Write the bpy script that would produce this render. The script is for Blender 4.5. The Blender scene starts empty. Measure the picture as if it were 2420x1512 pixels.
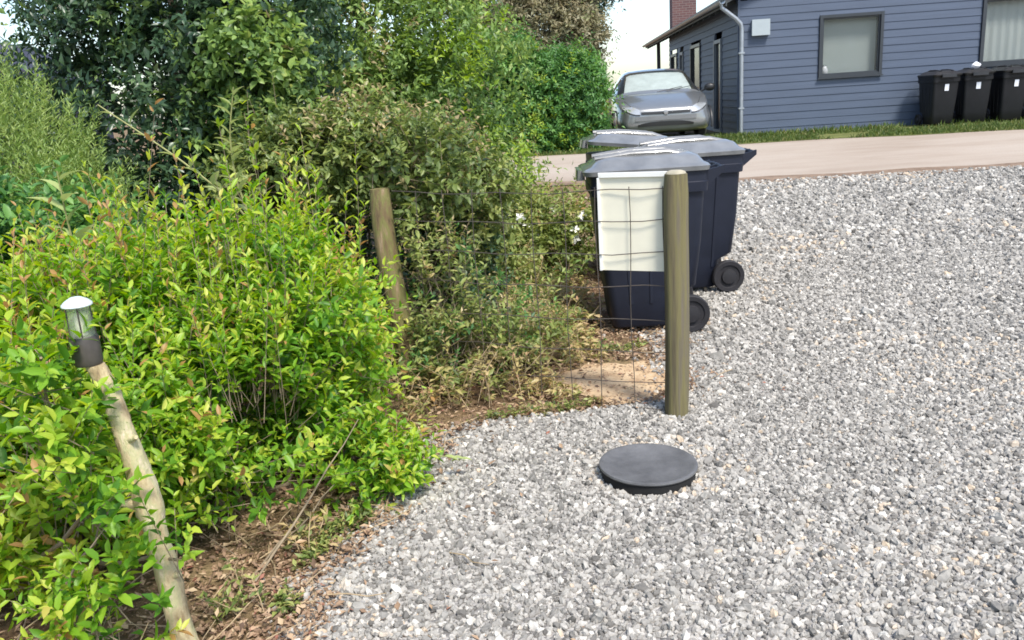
import bpy, math, random
import numpy as np
from mathutils import Vector, Matrix, Euler

R = math.radians
random.seed(7)
rng = np.random.default_rng(11)
sc = bpy.context.scene
COL = sc.collection

# ------------------------------------------------------------------ camera
cam_d = bpy.data.cameras.new('camera')
cam_d.sensor_width = 36.0
cam_d.lens = 36.0 * 1950.0 / 2420.0
cam_d.clip_start = 0.05
cam_d.clip_end = 2000.0
cam = bpy.data.objects.new('camera', cam_d)
COL.objects.link(cam)
cam.matrix_world = (Matrix.Translation((0, 0, 1.58)) @ Matrix.Rotation(R(90 - 15.0), 4, 'X')
                    @ Matrix.Rotation(R(-3.8), 4, 'Z'))
sc.camera = cam

# ------------------------------------------------------------------ light
SUN_AZ, SUN_EL = R(152), R(57)
w = bpy.data.worlds.new('World')
sc.world = w
w.use_nodes = True
wn = w.node_tree
for n in list(wn.nodes):
    wn.nodes.remove(n)
sky = wn.nodes.new('ShaderNodeTexSky')
sky.sky_type = 'NISHITA'
sky.sun_disc = False
sky.sun_elevation = SUN_EL
sky.sun_rotation = SUN_AZ
sky.air_density = 1.0
sky.dust_density = 1.2
sky.ozone_density = 0.6
bg = wn.nodes.new('ShaderNodeBackground')
bg.inputs['Strength'].default_value = 0.15
wo = wn.nodes.new('ShaderNodeOutputWorld')
wn.links.new(sky.outputs[0], bg.inputs[0])
wn.links.new(bg.outputs[0], wo.inputs[0])

sun_d = bpy.data.lights.new('sun', 'SUN')
sun_d.energy = 3.2
sun_d.angle = R(12)
sun_d.color = (1.0, 0.95, 0.87)
sun = bpy.data.objects.new('sun', sun_d)
COL.objects.link(sun)
S = Vector((math.sin(SUN_AZ) * math.cos(SUN_EL), math.cos(SUN_AZ) * math.cos(SUN_EL), math.sin(SUN_EL)))
sun.rotation_euler = S.to_track_quat('Z', 'Y').to_euler()
sun.location = S * 40

sc.view_settings.view_transform = 'Standard'
sc.view_settings.look = 'None'
sc.view_settings.exposure = 0.82
sc.view_settings.gamma = 1.0
sc.view_settings.use_curve_mapping = False
sc.render.engine = 'CYCLES'
sc.cycles.use_denoising = True
sc.cycles.max_bounces = 8
sc.cycles.transparent_max_bounces = 8
sc.cycles.filter_width = 1.7


# ------------------------------------------------------------------ materials
def nodes_mat(name):
    m = bpy.data.materials.new(name)
    m.use_nodes = True
    nt = m.node_tree
    p = nt.nodes['Principled BSDF']
    return m, nt, p


def node(nt, typ, **kw):
    n = nt.nodes.new(typ)
    for k, v in kw.items():
        setattr(n, k, v)
    return n


def ramp(nt, stops, src, interp='LINEAR'):
    r = node(nt, 'ShaderNodeValToRGB')
    cr = r.color_ramp
    cr.interpolation = interp
    while len(cr.elements) < len(stops):
        cr.elements.new(0.5)
    for e, (p, c) in zip(cr.elements, stops):
        e.position = p
        e.color = (c[0], c[1], c[2], 1)
    nt.links.new(src, r.inputs[0])
    return r.outputs[0]


def noise(nt, scale, detail=4, rough=0.55, vec=None, stretch=None):
    n = node(nt, 'ShaderNodeTexNoise')
    n.inputs['Scale'].default_value = scale
    n.inputs['Detail'].default_value = detail
    n.inputs['Roughness'].default_value = rough
    if vec is None:
        vec = node(nt, 'ShaderNodeTexCoord').outputs['Object']
    if stretch:
        mp = node(nt, 'ShaderNodeMapping')
        mp.inputs['Scale'].default_value = stretch
        nt.links.new(vec, mp.inputs[0])
        vec = mp.outputs[0]
    nt.links.new(vec, n.inputs['Vector'])
    return n.outputs['Fac']


def bump(nt, p, src, strength, dist):
    b = node(nt, 'ShaderNodeBump')
    b.inputs['Strength'].default_value = strength
    b.inputs['Distance'].default_value = dist
    nt.links.new(src, b.inputs['Height'])
    nt.links.new(b.outputs[0], p.inputs['Normal'])


def plain(name, c, rough=0.6, var=0.15, scale=6, metal=0.0, spec=0.5, bmp=0.0, bscale=60, stretch=None, coat=0.0):
    """base colour with soft blotches of wear, optional fine relief"""
    m, nt, p = nodes_mat(name)
    f = noise(nt, scale, 5, 0.6, stretch=stretch)
    lo = [x * (1 - var) for x in c]
    hi = [min(1, x * (1 + var)) for x in c]
    nt.links.new(ramp(nt, [(0.3, lo), (0.7, hi)], f), p.inputs['Base Color'])
    p.inputs['Roughness'].default_value = rough
    p.inputs['Metallic'].default_value = metal
    p.inputs['Specular IOR Level'].default_value = spec
    p.inputs['Coat Weight'].default_value = coat
    if bmp:
        bump(nt, p, noise(nt, bscale, 4, 0.6, stretch=stretch), bmp, 0.01)
    return m


def leaf_mat(name, stops, trans=0.35, rough=0.45, sat=1.0):
    """leaf colours picked per leaf from a ramp; thin leaves let light through"""
    m, nt, p = nodes_mat(name)
    a = node(nt, 'ShaderNodeAttribute', attribute_name='rnd')
    c = ramp(nt, stops, a.outputs['Fac'])
    nt.links.new(c, p.inputs['Base Color'])
    p.inputs['Roughness'].default_value = rough
    p.inputs['Specular IOR Level'].default_value = 0.45
    t = node(nt, 'ShaderNodeBsdfTranslucent')
    hs = node(nt, 'ShaderNodeHueSaturation')
    hs.inputs['Hue'].default_value = 0.485
    hs.inputs['Saturation'].default_value = 1.1
    hs.inputs['Value'].default_value = 1.5
    nt.links.new(c, hs.inputs['Color'])
    nt.links.new(hs.outputs[0], t.inputs[0])
    mx = node(nt, 'ShaderNodeMixShader')
    mx.inputs[0].default_value = trans
    out = nt.nodes['Material Output']
    nt.links.new(p.outputs[0], mx.inputs[1])
    nt.links.new(t.outputs[0], mx.inputs[2])
    nt.links.new(mx.outputs[0], out.inputs[0])
    return m


M = {}
M['bright'] = leaf_mat('bright_leaf', [(0, (.03, .09, .016)), (.3, (.085, .23, .02)), (.58, (.20, .39, .028)), (.85, (.44, .55, .06)), (.96, (.56, .58, .12)), (1, (.46, .27, .10))], .45)
M['dark'] = leaf_mat('dark_leaf', [(0, (.022, .05, .03)), (.5, (.045, .09, .045)), (.8, (.085, .15, .065)), (.95, (.15, .22, .09)), (1, (.24, .28, .13))], .22, .33)
M['mid'] = leaf_mat('mid_leaf', [(0, (.065, .12, .045)), (.45, (.15, .25, .07)), (.8, (.28, .40, .10)), (.95, (.36, .42, .14)), (1, (.34, .28, .16))], .36)
M['olive'] = leaf_mat('olive_leaf', [(0, (.07, .11, .035)), (.4, (.17, .23, .06)), (.75, (.33, .38, .11)), (.92, (.46, .44, .18)), (1, (.42, .25, .12))], .36)
M['far'] = leaf_mat('far_leaf', [(0, (.045, .12, .045)), (.45, (.09, .22, .06)), (.8, (.17, .34, .08)), (1, (.28, .42, .13))], .36)
M['brown'] = leaf_mat('brown_leaf', [(0, (.15, .16, .085)), (.4, (.28, .27, .16)), (.75, (.38, .33, .21)), (1, (.27, .34, .14))], .36)
M['pale'] = leaf_mat('pale_leaf', [(0, (.11, .19, .045)), (.5, (.24, .35, .09)), (1, (.40, .48, .17))], .42)
M['vine'] = leaf_mat('vine_leaf', [(0, (.24, .33, .11)), (.6, (.40, .46, .18)), (1, (.52, .52, .28))], .35)
M['weed'] = leaf_mat('weed_leaf', [(0, (.14, .19, .05)), (.3, (.28, .29, .09)), (.55, (.44, .36, .15)), (.75, (.50, .38, .20)), (.9, (.46, .27, .16)), (1, (.18, .28, .08))], .3)
M['litter'] = leaf_mat('litter_leaf', [(0, (.12, .075, .05)), (.3, (.25, .16, .10)), (.6, (.37, .25, .16)), (.85, (.50, .38, .24)), (1, (.30, .13, .09))], .12, .7)
M['grass'] = leaf_mat('grass_blade', [(0, (.06, .11, .025)), (.5, (.12, .18, .04)), (.85, (.22, .24, .07)), (1, (.34, .29, .13))], .3)
M['young'] = leaf_mat('young_leaf', [(0, (.15, .26, .03)), (.5, (.28, .42, .05)), (1, (.45, .52, .10))], .42)
M['tan'] = leaf_mat('tan_leaf', [(0, (.22, .17, .08)), (.5, (.40, .33, .16)), (1, (.52, .42, .22))], .3)
M['petal'] = plain('white_petal', (.78, .78, .72), .5, .06)
M['bark'] = plain('bark', (.12, .09, .065), .9, .4, 14, bmp=.5, bscale=30, stretch=(1, 1, .25))
M['twig'] = plain('twig_bark', (.23, .18, .12), .85, .3, 20)
M['dry_stem'] = plain('dry_stem', (.36, .27, .16), .85, .3, 20)
def streaky(name, stops, sc_, stretch, bscale, rough=.85, bmp=.7):
    m, nt, p = nodes_mat(name)
    f = noise(nt, sc_, 6, .62, stretch=stretch)
    nt.links.new(ramp(nt, stops, f), p.inputs['Base Color'])
    p.inputs['Roughness'].default_value = rough
    p.inputs['Specular IOR Level'].default_value = .25
    bump(nt, p, noise(nt, bscale, 5, .65, stretch=stretch), bmp, .012)
    return m


M['wood_grey'] = streaky('weathered_post_wood', [(.28, (.06, .05, .035)), (.42, (.12, .10, .06)), (.52, (.17, .15, .07)), (.62, (.14, .12, .09)), (.75, (.26, .23, .16))], 16, (1, 1, .05), 40)
M['wood_top'] = plain('post_end_grain', (.34, .31, .23), .85, .2, 30, bmp=.4, bscale=80)
M['wood_old'] = streaky('old_mossy_post_wood', [(.28, (.07, .05, .03)), (.42, (.15, .11, .055)), (.52, (.15, .15, .05)), (.62, (.22, .16, .09)), (.75, (.34, .27, .17))], 30, (1, 1, .12), 50)
M['wood_pale'] = streaky('peeled_pale_wood', [(.26, (.14, .10, .06)), (.36, (.33, .25, .14)), (.48, (.50, .41, .25)), (.56, (.42, .40, .22)), (.66, (.60, .50, .36)), (.78, (.66, .60, .46))], 26, (1, 1, .35), 60, .75)
M['wire'] = plain('galvanised_wire', (.085, .07, .058), .7, .3, 20, metal=.2)
M['panel'] = plain('white_plastic_panel', (.76, .72, .58), .5, .07, 5)
M['panel_edge'] = plain('white_plastic_edge', (.82, .81, .77), .45, .04, 5)
M['bin'] = plain('dark_bin_plastic', (.011, .014, .026), .5, .2, 5, spec=.35, bmp=.06, bscale=150)
M['lid'] = plain('grey_lid_plastic', (.17, .172, .17), .3, .25, 6, spec=.8, bmp=.12, bscale=18, coat=1.0)
M['bin_black'] = plain('black_bin_plastic', (.009, .0095, .012), .5, .2, 5, spec=.35)
M['lid_black'] = plain('black_lid_plastic', (.014, .014, .016), .4, .2, 5, spec=.5)
M['rubber'] = plain('black_rubber', (.014, .013, .016), .75, .3, 20)
M['hub'] = plain('black_hub_plastic', (.016, .015, .018), .6, .2, 20)
M['cover'] = plain('dark_grey_cover', (.105, .105, .108), .5, .3, 9, spec=.5, bmp=.25, bscale=70)
M['collar'] = plain('black_collar', (.008, .008, .008), .9, .2)
M['siding'] = plain('blue_grey_siding_paint', (.066, .089, .135), .6, .09, 3, stretch=(.3, 1, 4), bmp=.08, bscale=30)
M['siding_side'] = M['siding']
M['wallcore'] = plain('dark_wall_core', (.05, .06, .07), .9, .1)
M['frame'] = plain('charcoal_window_frame', (.028, .034, .042), .4, .1)
M['frame_grey'] = plain('grey_door_frame', (.2, .22, .24), .5, .1)
M['blind'] = plain('pale_roller_blind', (.40, .46, .44), .9, .05, 2)
M['curtain'] = plain('pale_curtain', (.50, .56, .54), .9, .06, 3, stretch=(8, 8, .2))
M['dark_room'] = plain('dim_interior', (.03, .03, .035), .9, .1)
M['roof'] = plain('dark_felt_roof', (.045, .05, .05), .85, .2, 5, bmp=.3, bscale=40)
M['fascia'] = plain('dark_fascia_board', (.05, .058, .06), .6, .12, 5)
M['zinc'] = plain('zinc_gutter', (.34, .37, .40), .4, .12, 6, metal=.5)
M['box'] = plain('pale_wall_box', (.36, .41, .43), .5, .06, 4)
M['white'] = plain('white_glaze', (.8, .82, .84), .25, .03)
M['sticker'] = plain('white_sticker', (.72, .74, .80), .5, .05)
M['carpaint'] = plain('silver_car_paint', (.24, .25, .255), .3, .04, 2, metal=.5, coat=1.0)
M['black_trim'] = plain('black_trim', (.016, .017, .018), .45, .1)
M['carwheel'] = plain('alloy_wheel', (.35, .35, .36), .3, .1, metal=.8)
M['shed'] = plain('dark_shed_paint', (.035, .035, .055), .7, .2)
M['lantern_dark'] = plain('dark_lantern_base', (.06, .052, .045), .5, .3, 20)
M['lantern_cap'] = plain('pale_lantern_cap', (.66, .72, .74), .3, .1, 20, metal=.2)


def glass_like(name, tint, mixf, rough=.04, ior=1.5):
    """thin pane: mostly see-through with a mirror-like front"""
    m, nt, p = nodes_mat(name)
    p.inputs['Base Color'].default_value = (*tint, 1)
    p.inputs['Roughness'].default_value = rough
    p.inputs['IOR'].default_value = ior
    t = node(nt, 'ShaderNodeBsdfTransparent')
    mx = node(nt, 'ShaderNodeMixShader')
    mx.inputs[0].default_value = mixf
    nt.links.new(t.outputs[0], mx.inputs[1])
    nt.links.new(p.outputs[0], mx.inputs[2])
    nt.links.new(mx.outputs[0], nt.nodes['Material Output'].inputs[0])
    return m


M['pane'] = glass_like('window_pane', (.10, .12, .12), .22)
M['pane_dark'] = glass_like('side_window_pane', (.03, .035, .04), .7)
M['windscreen'] = plain('car_glass', (.05, .06, .062), .04, .1, 2, spec=1.0, coat=1.0)
M['windscreen'].node_tree.nodes['Principled BSDF'].inputs['IOR'].default_value = 1.9
M['jar'] = glass_like('clear_jar', (.45, .52, .36), .22, .1)
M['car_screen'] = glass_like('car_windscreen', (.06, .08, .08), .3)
M['car_lower'] = plain('grey_bumper', (.16, .165, .17), .45, .1, 4)
M['sky_reflect'] = plain('painted_sky_reflection', (.60, .68, .65), .5, .12, 6)  # pale colour painted as the sky mirrored in the windscreen
M['headlight'] = plain('headlight_lens', (.45, .47, .48), .1, .1, 8, metal=.4, coat=1)


def ground_mat(name, kind):
    m, nt, p = nodes_mat(name)
    tc = node(nt, 'ShaderNodeTexCoord').outputs['Object']
    p.inputs['Roughness'].default_value = .92
    p.inputs['Specular IOR Level'].default_value = .2
    if kind == 'soil':
        a = noise(nt, 1.2, 6, .65, tc)
        b = noise(nt, 26, 5, .7, tc)
        c1 = ramp(nt, [(.3, (.10, .06, .037)), (.55, (.19, .12, .07)), (.75, (.31, .215, .125))], b)
        c2 = ramp(nt, [(.3, (.13, .10, .05)), (.7, (.30, .22, .12))], b)
        mx = node(nt, 'ShaderNodeMix', data_type='RGBA')
        nt.links.new(ramp(nt, [(.42, (0, 0, 0)), (.62, (1, 1, 1))], a), mx.inputs[0])
        nt.links.new(c1, mx.inputs[6])
        nt.links.new(c2, mx.inputs[7])
        nt.links.new(mx.outputs[2], p.inputs['Base Color'])
        bump(nt, p, b, .8, .03)
    elif kind == 'gravel':
        v = node(nt, 'ShaderNodeTexVoronoi')
        v.inputs['Scale'].default_value = 55
        nt.links.new(tc, v.inputs['Vector'])
        sepx = node(nt, 'ShaderNodeSeparateColor')
        nt.links.new(v.outputs['Color'], sepx.inputs[0])
        c = ramp(nt, [(0, (.11, .105, .10)), (.3, (.24, .23, .22)), (.7, (.36, .345, .325)), (1, (.48, .46, .43))], sepx.outputs[0])
        a = noise(nt, .9, 5, .6, tc)
        mx = node(nt, 'ShaderNodeMix', data_type='RGBA')
        nt.links.new(ramp(nt, [(.55, (0, 0, 0)), (.75, (.45, .45, .45))], a), mx.inputs[0])
        nt.links.new(c, mx.inputs[6])
        mx.inputs[7].default_value = (.40, .31, .22, 1)
        nt.links.new(mx.outputs[2], p.inputs['Base Color'])
        inv = node(nt, 'ShaderNodeMath', operation='MULTIPLY')
        inv.inputs[1].default_value = -1
        nt.links.new(v.outputs['Distance'], inv.inputs[0])
        bump(nt, p, inv.outputs[0], .9, .012)
    elif kind == 'road':
        a = noise(nt, .7, 5, .6, tc, stretch=(.35, 1.6, 1))
        b = noise(nt, 60, 4, .7, tc)
        c = ramp(nt, [(.3, (.31, .25, .20)), (.5, (.385, .325, .27)), (.7, (.43, .375, .32))], a)
        mx = node(nt, 'ShaderNodeMix', data_type='RGBA', blend_type='MULTIPLY')
        mx.inputs[0].default_value = .6
        nt.links.new(c, mx.inputs[6])
        nt.links.new(ramp(nt, [(.3, (.75, .74, .73)), (.7, (1, 1, 1))], b), mx.inputs[7])
        nt.links.new(mx.outputs[2], p.inputs['Base Color'])
        bump(nt, p, b, .5, .008)
    elif kind == 'verge':
        a = noise(nt, 2, 5, .6, tc)
        c = ramp(nt, [(.3, (.09, .11, .03)), (.6, (.17, .18, .06)), (.8, (.27, .23, .11))], a)
        nt.links.new(c, p.inputs['Base Color'])
        bump(nt, p, noise(nt, 40, 4, .7, tc), .8, .03)
    elif kind == 'edge':
        a = noise(nt, 5, 5, .6, tc)
        c = ramp(nt, [(.3, (.15, .105, .075)), (.7, (.28, .205, .15))], a)
        nt.links.new(c, p.inputs['Base Color'])
        bump(nt, p, noise(nt, 50, 4, .7, tc), .6, .02)
    elif kind == 'sand':
        a = noise(nt, 9, 5, .65, tc)
        c = ramp(nt, [(.3, (.34, .22, .13)), (.5, (.50, .36, .22)), (.75, (.60, .46, .30))], a)
        nt.links.new(c, p.inputs['Base Color'])
        bump(nt, p, noise(nt, 70, 4, .7, tc), .6, .01)
    return m


for k in ('soil', 'gravel', 'road', 'verge', 'edge', 'sand'):
    M['g_' + k] = ground_mat(k + '_ground', k)


def stone_mat():
    m, nt, p = nodes_mat('gravel_stone')
    a = node(nt, 'ShaderNodeAttribute', attribute_name='tone', attribute_type='INSTANCER')
    c = ramp(nt, [(0, (.105, .098, .088)), (.18, (.205, .195, .178)), (.45, (.325, .308, .278)), (.72, (.42, .398, .36)),
                  (.86, (.60, .575, .52)), (.93, (.46, .39, .31)), (1, (.50, .40, .29))], a.outputs['Fac'])
    f = noise(nt, 2.2, 3, .6)
    mx = node(nt, 'ShaderNodeMix', data_type='RGBA', blend_type='MULTIPLY')
    mx.inputs[0].default_value = .5
    nt.links.new(c, mx.inputs[6])
    nt.links.new(ramp(nt, [(.3, (.7, .7, .7)), (.7, (1.2, 1.2, 1.2))], f), mx.inputs[7])
    nt.links.new(mx.outputs[2], p.inputs['Base Color'])
    p.inputs['Roughness'].default_value = .8
    p.inputs['Specular IOR Level'].default_value = .3
    return m


M['stone'] = stone_mat()


# ------------------------------------------------------------------ mesh helpers
class MB:
    def __init__(self):
        self.v, self.f = [], []

    def add(self, vs, fs):
        o = len(self.v)
        self.v += [tuple(p) for p in vs]
        self.f += [tuple(i + o for i in f) for f in fs]
        return self

    def box(self, x0, x1, y0, y1, z0, z1):
        vs = [(x, y, z) for z in (z0, z1) for y in (y0, y1) for x in (x0, x1)]
        return self.add(vs, [(0, 2, 3, 1), (4, 5, 7, 6), (0, 1, 5, 4), (2, 6, 7, 3), (0, 4, 6, 2), (1, 3, 7, 5)])

    def tube(self, path, radii, n=8, cap=True, jitter=0):
        path = [Vector(p) for p in path]
        if not hasattr(radii, '__len__'):
            radii = [radii] * len(path)
        rings = []
        ref = None
        for i, p in enumerate(path):
            t = (path[min(i + 1, len(path) - 1)] - path[max(i - 1, 0)]).normalized()
            if ref is None:
                ref = Vector((0, 0, 1)) if abs(t.z) < .9 else Vector((1, 0, 0))
            a = t.cross(ref).normalized()
            b = a.cross(t).normalized()
            ref = b
            ring = []
            for k in range(n):
                th = 2 * math.pi * k / n
                r = radii[i] * (1 + jitter * random.uniform(-1, 1))
                ring.append(p + (a * math.cos(th) + b * math.sin(th)) * r)
            rings.append(ring)
        return self.loft(rings, cap)

    def loft(self, rings, cap=True, closed=True):
        n = len(rings[0])
        vs = [p for r in rings for p in r]
        fs = []
        for i in range(len(rings) - 1):
            for k in range(n if closed else n - 1):
                k2 = (k + 1) % n
                fs.append((i * n + k, i * n + k2, (i + 1) * n + k2, (i + 1) * n + k))
        if cap:
            fs.append(tuple(range(n))[::-1])
            fs.append(tuple((len(rings) - 1) * n + k for k in range(n)))
        return self.add(vs, fs)

    def lathe(self, prof, n=32, cap=True, axis='z', off=(0, 0, 0)):
        rings = []
        for r, z in prof:
            ring = []
            for k in range(n):
                th = 2 * math.pi * k / n
                x, y = r * math.cos(th), r * math.sin(th)
                p = (x, y, z) if axis == 'z' else ((x, z, y) if axis == 'y' else (z, x, y))
                ring.append((p[0] + off[0], p[1] + off[1], p[2] + off[2]))
            rings.append(ring)
        return self.loft(rings, cap)

    def mesh(self, name, mat, smooth=35):
        me = bpy.data.meshes.new(name)
        me.from_pydata(self.v, [], self.f)
        if mat:
            me.materials.append(mat)
        import bmesh
        bm = bmesh.new()
        bm.from_mesh(me)
        bmesh.ops.recalc_face_normals(bm, faces=bm.faces)
        bm.to_mesh(me)
        bm.free()
        if smooth:
            me.polygons.foreach_set('use_smooth', [True] * len(me.polygons))
            me.set_sharp_from_angle(angle=R(smooth))
        me.update()
        return me

    def build(self, name, mat, parent=None, smooth=35):
        return link(name, self.mesh(name, mat, smooth), parent)


def link(name, me, parent=None):
    o = bpy.data.objects.new(name, me)
    COL.objects.link(o)
    if parent is not None:
        o.parent = parent
    return o


def thing(name, label, cat, loc=(0, 0, 0), rz=0, group=None):
    o = bpy.data.objects.new(name, None)
    COL.objects.link(o)
    o.empty_display_size = .1
    o.location = loc
    o.rotation_euler = (0, 0, rz)
    return tag(o, label, cat, group)


def tag(o, label, cat, group=None, kind=None):
    o['label'] = label
    o['category'] = cat
    if group:
        o['group'] = group
    if kind:
        o['kind'] = kind
    return o


def copy_tree(o, parent=None):
    c = o.copy()
    COL.objects.link(c)
    c.parent = parent
    for ch in list(o.children):
        copy_tree(ch, c)
    return c


def rrect(x0, x1, y0, y1, z, r, seg=4):
    """rounded rectangle ring in the xy plane"""
    pts = []
    for cx, cy, a0 in ((x1 - r, y1 - r, 0), (x0 + r, y1 - r, 90), (x0 + r, y0 + r, 180), (x1 - r, y0 + r, 270)):
        for k in range(seg + 1):
            a = R(a0 + 90 * k / seg)
            pts.append((cx + r * math.cos(a), cy + r * math.sin(a), z))
    return pts


def unit(a):
    return a / np.maximum(np.linalg.norm(a, axis=-1, keepdims=True), 1e-9)


def cr(P, n):
    """catmull-rom through rows of an array, n steps per span"""
    P = np.asarray(P, float)
    Q = np.concatenate([2 * P[:1] - P[1:2], P, 2 * P[-1:] - P[-2:-1]])
    out = []
    for i in range(1, len(Q) - 2):
        for t in np.arange(n) / n:
            a, b, c, d = Q[i - 1], Q[i], Q[i + 1], Q[i + 2]
            out.append(.5 * ((2 * b) + (c - a) * t + (2 * a - 5 * b + 4 * c - d) * t * t + (3 * b - a - 3 * c + d) * t ** 3))
    out.append(P[-1])
    return np.array(out)


def sines(P, seed, f):
    g = np.random.default_rng(seed)
    out = np.zeros(len(P))
    for k in range(6):
        d = unit(g.normal(size=(1, 3)))[0] * f * g.uniform(.6, 1.8)
        out += np.sin(P @ d + g.uniform(0, 6.28))
    return out / 3.2


def tz_np(x, y):
    t = np.clip((y - 8.5) / 8.5, 0, 1)
    return .5 * t * t * (3 - 2 * t)


def tz(x, y):
    return float(tz_np(x, y))


def leaves_mesh(name, P, D, U, L, Wd, rnd, mat, fold=.25, droop=.12, quad=False, fine=False):
    """one small bent, folded leaf per row; colour index per face"""
    n = len(P)
    D = unit(D)
    A = unit(np.cross(D, U))
    N = np.cross(A, D)
    L = L[:, None]
    Wd = Wd[:, None]
    b = P
    l = P + D * L * .42 + A * Wd * .5 + N * Wd * fold
    r = P + D * L * .42 - A * Wd * .5 + N * Wd * fold
    t = P + D * L - N * L * droop
    if quad:
        V = np.stack([b, r, t, l], 1).reshape(-1, 3)
        F = np.array([[0, 1, 2], [0, 2, 3]])
        k = 4
    elif fine:
        r1 = P + D * L * .25 - A * Wd * .42 + N * Wd * fold
        l1 = P + D * L * .25 + A * Wd * .42 + N * Wd * fold
        r2 = P + D * L * .62 - A * Wd * .44 + N * (Wd * fold - L * droop * .4)
        l2 = P + D * L * .62 + A * Wd * .44 + N * (Wd * fold - L * droop * .4)
        m1 = P + D * L * .30
        m2 = P + D * L * .66 - N * L * droop * .4
        V = np.stack([b, r1, r2, t, l2, l1, m1, m2], 1).reshape(-1, 3)
        F = np.array([[0, 1, 6], [0, 6, 5], [1, 2, 7], [1, 7, 6], [6, 7, 4], [6, 4, 5], [2, 3, 7], [7, 3, 4]])
        k = 8
    else:
        m = P + D * L * .48
        V = np.stack([b, r, t, l, m], 1).reshape(-1, 3)
        F = np.array([[0, 1, 4], [0, 4, 3], [4, 1, 2], [4, 2, 3]])
        k = 5
    idx = (F[None] + (np.arange(n) * k)[:, None, None]).reshape(-1)
    nf = n * len(F)
    me = bpy.data.meshes.new(name)
    me.vertices.add(len(V))
    me.vertices.foreach_set('co', V.astype(np.float32).ravel())
    me.loops.add(nf * 3)
    me.loops.foreach_set('vertex_index', idx.astype(np.int32))
    me.polygons.add(nf)
    me.polygons.foreach_set('loop_start', np.arange(0, nf * 3, 3, dtype=np.int32))
    me.update(calc_edges=True)
    at = me.attributes.new('rnd', 'FLOAT', 'FACE')
    at.data.foreach_set('value', np.repeat(rnd, len(F)).astype(np.float32))
    me.materials.append(mat)
    return me


def sample_crown(lobes, n, seed, shell=.5, gap=-.55, bumpy=.16, f=5.0, zmin=.02):
    """points and outward directions in the outer shell of a lumpy crown made of lobes"""
    g = np.random.default_rng(seed)
    lob = np.array(lobes, float)
    area = (lob[:, 3] * lob[:, 4] + lob[:, 3] * lob[:, 5] + lob[:, 4] * lob[:, 5])
    Ps, Ns = [], []
    got = 0
    while got < n:
        k = g.choice(len(lob), size=n * 2, p=area / area.sum())
        d = unit(g.normal(size=(n * 2, 3)))
        rr = 1 - shell * g.random(n * 2) ** 1.6
        c, rad = lob[k, :3], lob[k, 3:]
        base = c + d * rad
        rr = rr * (1 + bumpy * sines(base, seed + 1, f))
        P = c + d * rad * rr[:, None]
        N = unit(d / rad)
        keep = P[:, 2] > zmin
        keep &= sines(P, seed + 2, f * 1.3) > gap + .25 * g.normal(size=len(P))
        for q in lob:
            e = ((P - q[:3]) / q[3:])
            keep &= (e ** 2).sum(1) > .28
        Ps.append(P[keep])
        Ns.append(N[keep])
        got += keep.sum()
    return np.concatenate(Ps)[:n], np.concatenate(Ns)[:n]


def foliage(name, parent, mat, lobes, n, k, leaf, sprig, seed, width=.45, up=.35, out=.7, rand=.5, shell=.5, gap=-.55,
            bumpy=.16, f=5.0, quad=False, spread=.75, twig=None, zmin=.02, patchy=.18, droop=.12, tip=0.0, fine=False):
    g = np.random.default_rng(seed + 5)
    P, N = sample_crown(lobes, n, seed, shell, gap, bumpy, f, zmin)
    d = unit(N * out + np.array([0, 0, up]) + g.normal(size=P.shape) * rand * .6)
    sl = sprig * g.uniform(.6, 1.35, size=n)
    sl = np.where(g.random(n) < .06, sl * 1.8, sl)
    ref = unit(g.normal(size=P.shape))
    a = unit(np.cross(d, ref))
    b = np.cross(a, d)
    tt = (np.arange(k) + .6) / k
    ang = np.arange(k) * 2.4
    t = tt[None, :] * g.uniform(.9, 1.1, size=(n, k))
    an = ang[None, :] + g.uniform(0, 6.28, size=(n, 1)) + g.normal(size=(n, k)) * .3
    pos = P[:, None] + d[:, None] * (t * sl[:, None])[..., None]
    pos[..., 2] -= (t ** 2) * sl[:, None] * .12
    side = a[:, None] * np.cos(an)[..., None] + b[:, None] * np.sin(an)[..., None]
    D = unit(d[:, None] * (1 - spread * (1 - .5 * t[..., None])) + side * spread + g.normal(size=pos.shape) * .12)
    U = np.broadcast_to(np.array([0, 0, 1.0]), D.shape) * .7 + g.normal(size=D.shape) * .45 + d[:, None] * .5
    L = leaf * g.uniform(.6, 1.3, size=(n, k)) * (1.1 - .45 * t)
    rnd = g.random((n, k)) * .5 + g.random((n, 1)) * .38 + patchy * sines(P, seed + 9, 3.0)[:, None] + .06 + tip * t
    rnd = np.clip(rnd, 0, 1)
    me = leaves_mesh(name, pos.reshape(-1, 3), D.reshape(-1, 3), U.reshape(-1, 3), L.ravel(), (L * width).ravel(),
                     rnd.ravel(), mat, quad=quad, droop=droop, fine=fine)
    o = link(name, me, parent)
    o['kind'] = 'stuff'
    if twig:
        m = min(n, twig)
        s = g.choice(n, m, replace=False)
        p0 = P[s] - d[s] * sl[s][:, None] * .5
        p1 = P[s] + d[s] * sl[s][:, None] * .95
        p1[:, 2] -= sl[s] * .12
        r0, r1 = leaf * .035, leaf * .018
        q = [a[s], -.5 * a[s] + .87 * b[s], -.5 * a[s] - .87 * b[s]]
        V = np.stack([p0 + x * r0 for x in q] + [p1 + x * r1 for x in q], 1).reshape(-1, 3)
        F = [(i * 6 + j, i * 6 + (j + 1) % 3, i * 6 + 3 + (j + 1) % 3, i * 6 + 3 + j) for i in range(m) for j in range(3)]
        me = bpy.data.meshes.new('twigs')
        me.from_pydata(V.tolist(), [], F)
        me.materials.append(M['twig'])
        to = link('twigs', me, parent)
        to['kind'] = 'stuff'
    return o


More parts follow.
